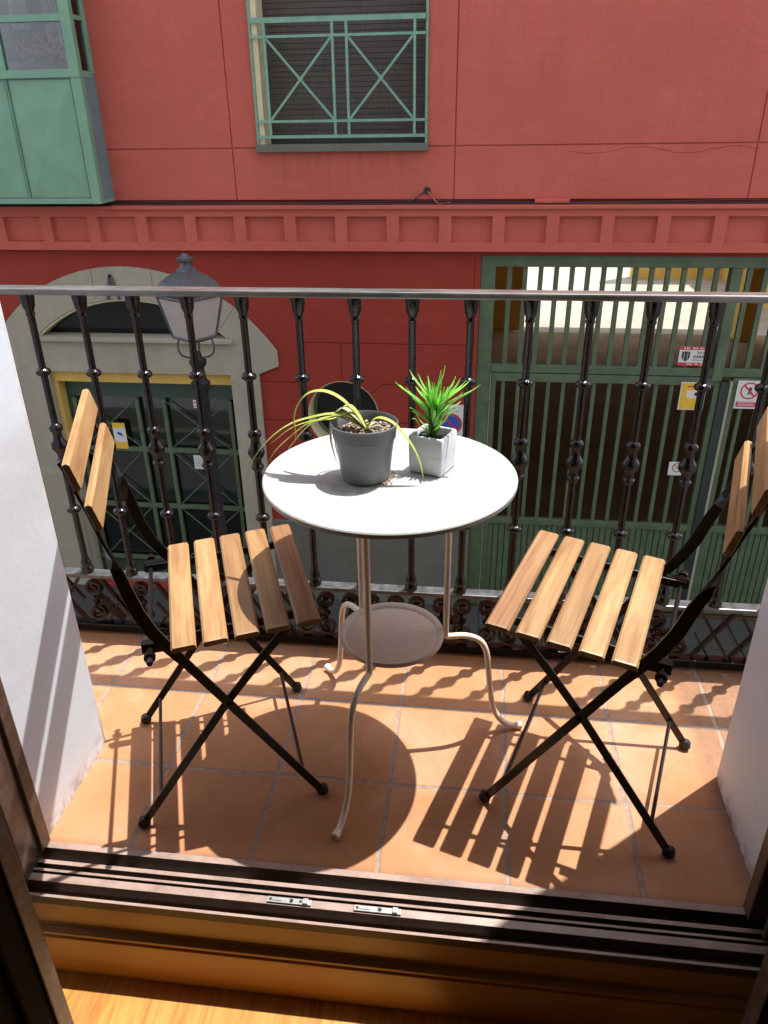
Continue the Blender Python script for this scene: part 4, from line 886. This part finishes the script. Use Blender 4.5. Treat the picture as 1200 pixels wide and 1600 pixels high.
def make_chair(loc, ang, label, lean=0.0):
    t = empty('folding_chair', loc, label, 'chair', 'wooden slat folding chairs on the balcony', R(ang))
    # seat: five slats running across
    bm = bmesh.new()
    tl = -math.atan2(0.014, 0.27)
    for i in range(5):
        u = -0.047+i*0.0568; board(bm, u, 0.4485+0.052*(u+0.07), 0.0450, 0.388, 0.0135, tl)
    done(bm, 'seat', 'acacia', t)
    # backrest: two slats
    bm = bmesh.new()
    for cu, cz in ((-0.1495, 0.7285), (-0.1690, 0.8010)):
        board(bm, cu-lean*(cz-0.45)/0.35, cz-lean*0.45, 0.0490, 0.388, 0.0130, R(90-14))
    done(bm, 'backrest', 'acacia', t)
    # two side bars each: back post that runs down to the front foot
    for s in (-1, 1):
        w = 0.172*s
        pr = [(0.182, 0.018), (0.10, 0.156), (0.02, 0.288), (-0.045, 0.396), (-0.075, 0.443), (-0.098, 0.484), (-0.114, 0.525), (-0.126, 0.575), (-0.135, 0.618), (-0.1400, 0.640), (-0.1465, 0.672), (-0.160, 0.730), (-0.1800, 0.806), (-0.186, 0.822)]
        pts = [(u-lean*max(0, z-0.45)/0.35, w, z-(lean*0.45 if z > 0.6 else 0)) for u, z in pr]; bm = bmesh.new(); k = len(pts)
        wid = [0.017, 0.017, 0.0175, 0.018, 0.0215, 0.0235, 0.0235, 0.0225, 0.0205, 0.017, 0.016, 0.016, 0.016, 0.016]
        tw = [0]*8+[0.15, 0.55, 0.95, 1, 1, 1]
        def side(i): a = tw[i]*math.pi/2; return (math.cos(a), -s*math.sin(a), 0.25*math.cos(a))
        # section: wide direction turns from the side plane to across
        def sidev(i, pts=pts):
            tt = (Vector(pts[min(i+1, k-1)])-Vector(pts[max(i-1, 0)])).normalized(); a = tw[i]*math.pi/2
            inpl = Vector((0, 1, 0)).cross(tt).normalized(); return inpl*math.cos(a)+Vector((0, 1, 0))*math.sin(a)*s
        flatbar(bm, pts, wid, 0.0055, sidev)
        p = done(bm, 'back_post', 'steel', t, bevel=0.0012)
        bm = bmesh.new(); m = Matrix.Translation((0.187, w, 0.013)) @ Matrix.Rotation(R(-31), 4, 'Y')
        tube(bm, [m @ Vector(v) for v in ((0, -0.009, 0), (0, -0.006, 0), (0, 0.006, 0), (0, 0.009, 0))], [0.009, 0.0125, 0.0125, 0.009], 12)
        done(bm, 'foot_cap', 'rubber', p, smooth='auto')
        # rear leg bar
        w2 = 0.157*s; bm = bmesh.new()
        flatbar(bm, [(-0.176, w2, 0.018), (-0.08, w2, 0.151), (0.018, w2, 0.286), (0.09, w2, 0.374), (0.142, w2, 0.432)], 0.0165, 0.005, Vector((1, 0, -0.75)))
        q = done(bm, 'rear_leg', 'steel', t, bevel=0.0012)
        bm = bmesh.new(); tube(bm, [(-0.181, w2+e, 0.013) for e in (-0.009, -0.006, 0.006, 0.009)], [0.009, 0.0125, 0.0125, 0.009], 12); done(bm, 'foot_cap', 'rubber', q, smooth='auto')
        bm = bmesh.new(); tube(bm, [(0.0195, w-0.026*s, 0.287), (0.0195, w+0.007*s, 0.287)], 0.005, 10); done(bm, 'pivot_bolt', 'steel', p)
        # seat rail
        w3 = 0.139*s; bm = bmesh.new()
        flatbar(bm, [(-0.118, w3, 0.4345), (-0.07, w3, 0.4355), (0.185, w3, 0.4505)], 0.018, 0.006, (0, 0, 1)); 
        done(bm, 'seat_rail', 'steel', t, bevel=0.001)
        bm = bmesh.new(); tube(bm, [(-0.108, w3-0.002*s, 0.433), (-0.108, w3+0.052*s, 0.433)], 0.0055, 10)
        tube(bm, [(-0.108, w3+0.034*s, 0.433), (-0.108, w3+0.044*s, 0.433)], 0.0105, 12); tube(bm, [(-0.108, w3+0.052*s, 0.433), (-0.108, w3+0.060*s, 0.433)], [0.0075, 0.005], 10)
        box(bm, -0.122, -0.078, min(w3+0.003*s, w3+0.016*s), max(w3+0.003*s, w3+0.016*s), 0.424, 0.445)
        done(bm, 'hinge_bolt', 'steel', t)
    bm = bmesh.new(); tube(bm, [(-0.108, -0.14, 0.4335), (-0.108, 0.14, 0.4335)], 0.0045, 8); done(bm, 'hinge_rod', 'steel', t)
    for u, z, h in ((0.150, 0.070, 0.170), (-0.140, 0.068, 0.156)):
        bm = bmesh.new(); tube(bm, [(u, -h, z), (u, h, z)], 0.004, 8); done(bm, 'stretcher', 'steel', t)
    return t
make_chair((-0.377, -0.201, 0), 21.8, 'wooden slat chair beside the sunlit white wall, facing right, table shadow on its seat')
make_chair((0.437, -0.168, 0), 161.9, 'wooden slat chair by the shaded right wall, facing left toward the table', 0.026)

# ================================================================ POTTED PLANTS
pc = (-0.052, -0.134, 0.6805)
pot = empty('potted_spider_plant', pc, 'wilting spider plant with long yellow leaves in a grey plastic pot', 'potted plant')
bm = bmesh.new()
lathe(bm, [(0.006, 0.030), (0.0, 0.043), (0.002, 0.0455), (0.010, 0.0470), (0.079, 0.0550), (0.0805, 0.0550), (0.083, 0.0590), (0.104, 0.0602), (0.106, 0.0625), (0.110, 0.0630), (0.1115, 0.0615), (0.108, 0.0595), (0.085, 0.0560), (0.070, 0.0545), (0.068, 0.02)], 48)
done(bm, 'pot', 'potplastic', pot, smooth='auto')
bm = bmesh.new(); n = 40; ctr = bm.verts.new((0, 0, 0.093)); rp = None
for r in (0.015, 0.03, 0.045, 0.0565):
    rg = [bm.verts.new((r*math.cos(2*math.pi*k/n), r*math.sin(2*math.pi*k/n), 0.090+random.uniform(-0.002, 0.003)-r*0.05)) for k in range(n)]
    for k in range(n):
        if rp is None: bm.faces.new((ctr, rg[k], rg[(k+1) % n]))
        else: bm.faces.new((rp[k], rg[k], rg[(k+1) % n], rp[(k+1) % n]))
    rp = rg
done(bm, 'soil', 'soil', pot, smooth=True)
bm = bmesh.new()
for i in range(170):
    a = random.uniform(0, 6.28); r = 0.053*math.sqrt(random.random()); b = random.uniform(0, 3.14)
    m = Matrix.Translation((r*math.cos(a), r*math.sin(a), 0.0905+random.uniform(0, 0.004))) @ Matrix.Rotation(b, 4, 'Z') @ Matrix.Rotation(random.uniform(-.5, .5), 4, 'X')
    l = random.uniform(0.004, 0.011); h = random.uniform(0.001, 0.0022); box(bm, -l/2, l/2, -h, h, -h*0.6, h*0.6, m)
done(bm, 'bark_chips', 'chip', pot)
def blade(bm, pts, wmax, org, n=5, taper=0.2, fold=0.25, tw=0.0):
    p = [q-Vector(org) for q in spline(pts, n)]; N = len(p); L = []; prev = None
    for i, q in enumerate(p):
        t = (p[min(i+1, N-1)]-p[max(i-1, 0)]).normalized(); a = i/(N-1)
        s = t.cross(Vector((0, 0, 1)))
        if s.length < 0.25: s = Vector((0, 1, 0)) if prev is None else prev
        if i and s.dot(prev) < 0: s = -s
        s.normalize(); prev = s; u = s.cross(t)
        wv = wmax*(min(1, taper+a*5)*(1-a**3)+0.02)/2
        L.append((bm.verts.new(q-s*wv+u*wv*fold), bm.verts.new(q), bm.verts.new(q+s*wv+u*wv*fold)))
    for a, b in zip(L, L[1:]):
        bm.faces.new((a[0], a[1], b[1], b[0])); bm.faces.new((a[1], a[2], b[2], b[1]))
def solid(o, t): m = o.modifiers.new('thick', 'SOLIDIFY'); m.thickness = t; m.offset = 0; return o
bm = bmesh.new(); rt = (-0.048, -0.132, 0.774)
W = lambda seq, Y0, Y1: [rt]+[(x, Y0+(Y1-Y0)*i/(len(seq)-1), z) for i, (x, z) in enumerate(seq)]
prev = None
blade(bm, W([(-0.080, 0.819), (-0.109, 0.841), (-0.135, 0.846), (-0.159, 0.838), (-0.177, 0.816), (-0.184, 0.79), (-0.183, 0.762), (-0.187, 0.748)], -0.132, -0.13), 0.0150, pc)
blade(bm, W([(-0.089, 0.796), (-0.12, 0.798), (-0.156, 0.79), (-0.191, 0.778), (-0.224, 0.757), (-0.256, 0.726), (-0.28, 0.691), (-0.291, 0.657)], -0.12, -0.12), 0.0130, pc)
blade(bm, W([(-0.097, 0.799), (-0.128, 0.793), (-0.158, 0.784), (-0.19, 0.76), (-0.223, 0.729), (-0.244, 0.697)], -0.135, -0.14), 0.0115, pc)
blade(bm, W([(-0.085, 0.797), (-0.115, 0.792), (-0.146, 0.783), (-0.172, 0.762), (-0.199, 0.73), (-0.206, 0.718)], -0.12, -0.11), 0.0125, pc)
blade(bm, W([(-0.041, 0.79), (-0.024, 0.802), (-0.0, 0.796), (0.02, 0.777), (0.04, 0.75), (0.053, 0.722), (0.060, 0.692)], -0.14, -0.16), 0.0120, pc)
blade(bm, W([(-0.072, 0.812), (-0.088, 0.817), (-0.103, 0.803)], -0.128, -0.120), 0.0125, pc)
blade(bm, W([(-0.075, 0.806), (-0.112, 0.793), (-0.15, 0.788), (-0.195, 0.770), (-0.235, 0.738)], -0.132, -0.128), 0.0090, pc)
solid(done(bm, 'leaves', 'leafyellow', pot, smooth=True), 0.0006)
bm = bmesh.new(); prev = None
blade(bm, W([(-0.086, 0.806), (-0.104, 0.803), (-0.117, 0.786), (-0.121, 0.749), (-0.119, 0.723), (-0.113, 0.688)], -0.115, -0.10), 0.012, pc)
blade(bm, W([(-0.078, 0.800), (-0.098, 0.800), (-0.111, 0.778), (-0.112, 0.735), (-0.106, 0.700)], -0.118, -0.11), 0.008, pc)
for i in range(7):
    a = random.uniform(-2.2, 1.2); rr = 0.042
    blade(bm, [rt, (rt[0]+0.02*math.cos(a), rt[1]+0.02*math.sin(a), 0.784), (rt[0]+rr*math.cos(a), rt[1]+rr*math.sin(a)*0.8, 0.7765)], 0.004, pc)
solid(done(bm, 'dry_leaves', 'leafdry', pot, smooth=True), 0.0006)
# little heap of soil round the pot foot
bm = bmesh.new()
for i in range(200):
    a = R(random.gauss(-20, 45)); r = 0.046+abs(random.gauss(0, 0.006)); s = random.uniform(0.0004, 0.0014)
    box(bm, -s, s, -s*0.7, s*0.7, 0, s, Matrix.Translation((r*math.cos(a), r*math.sin(a), 0.0003)) @ Matrix.Rotation(random.uniform(0, 3), 4, 'Z'))
o = done(bm, 'spilled_soil', 'chip'); o.location = pc; o['kind'] = 'stuff'; o['label'] = 'crumbs of spilled soil around the grey pot on the white table'; 
o['category'] = 'soil'

cc = (0.072, -0.083, 0.6805); A = R(-22)
cp = empty('artificial_grass_plant', cc, 'bright green tuft of plastic grass in a white square ceramic pot', 'potted plant', rz=A)
bm = bmesh.new(); h = 0.0355; hb = 0.0345
def sqring(z, a, rc=0.004, n=4):
    pts = []
    for cx, cy, a0 in ((a-rc, a-rc, 0), (-a+rc, a-rc, 90), (-a+rc, -a+rc, 180), (a-rc, -a+rc, 270)):
        for i in range(n+1): t = R(a0+90*i/n); pts.append((cx+rc*math.cos(t), cy+rc*math.sin(t), z))
    return [bm.verts.new(p) for p in pts]
rings = [sqring(0.0, hb-0.002), sqring(0.002, hb), sqring(0.036, h-0.0003), sqring(0.0368, h-0.0010), sqring(0.0376, h-0.0003), sqring(0.072, h), sqring(0.075, h-0.002), sqring(0.075, h-0.0055), sqring(0.073, h-0.0065), sqring(0.060, h-0.007)]
for a, b in zip(rings, rings[1:]):
    for k in range(len(a)): bm.faces.new((a[k], a[(k+1) % len(a)], b[(k+1) % len(a)], b[k]))
bm.faces.new(rings[0]); bm.faces.new(rings[-1]); done(bm, 'pot', 'potwhite', cp, smooth='auto')
bm = bmesh.new(); box(bm, -0.0285, 0.0285, -0.0285, 0.0285, 0.061, 0.0665)
for i in range(60):
    s = random.uniform(0.001, 0.0035); x, y = random.uniform(-.026, .026), random.uniform(-.026, .026); bmesh.ops.create_icosphere(bm, subdivisions=1, radius=s, matrix=Matrix.Translation((x, y, 0.067)))
done(bm, 'gravel', 'darksoil', cp)
bm = bmesh.new(); prev = None
bladeset = []
CC = Vector(cc); inv = Matrix.Rotation(-A, 3, 'Z')
def gb(tip, wd=0.008, sag=0.32):
    b = Vector((random.uniform(-.006, .006), random.uniform(-.005, .005), 0.064)); t = Vector(tip)
    mid = b+(t-b)*0.5; mid.x = b.x+(t.x-b.x)*sag; mid.y = b.y+(t.y-b.y)*sag; mid.z = b.z+(t.z-b.z)*0.62
    blade(bm, [b, b+(mid-b)*0.5+Vector((0, 0, 0.003)), mid, b+(t-b)*0.82+Vector((0, 0, 0.006)), t], wd, (0, 0, 0), 4, 0.8, 0.5)
for t in [(-0.072, 0.0, 0.172), (-0.066, 0.02, 0.160), (-0.047, 0.02, 0.190), (-0.030, 0.01, 0.186), (-0.050, -0.02, 0.168), (0.020, 0.0, 0.205), (0.012, 0.02, 0.190), (-0.012, 0.01, 0.182), (0.080, 0.0, 0.166), (0.068, 0.02, 0.174), (0.058, -0.02, 0.160), (0.040, 0.01, 0.182), (0.032, -0.02, 0.172), (0.086, -0.005, 0.172), (0.048, 0.03, 0.172), (0.060, 0.0, 0.178)]:
    gb(inv @ Vector(t), random.uniform(0.0075, 0.0095))
for i in range(46):
    a = random.uniform(0, 6.28); r = random.uniform(0.006, 0.050)
    gb(inv @ Vector((0.004+r*math.cos(a), r*math.sin(a)*0.9, random.uniform(0.130, 0.186)-r*0.35)), random.uniform(0.006, 0.0085), random.uniform(0.22, 0.36))
for t in ((-0.040, -0.01, 0.112), (0.046, -0.01, 0.128), (0.035, -0.03, 0.112), (-0.03, -0.03, 0.106)): gb(t, 0.005, 0.6)
solid(done(bm, 'grass_tuft', 'leafgreen', cp, smooth=True), 0.0006)
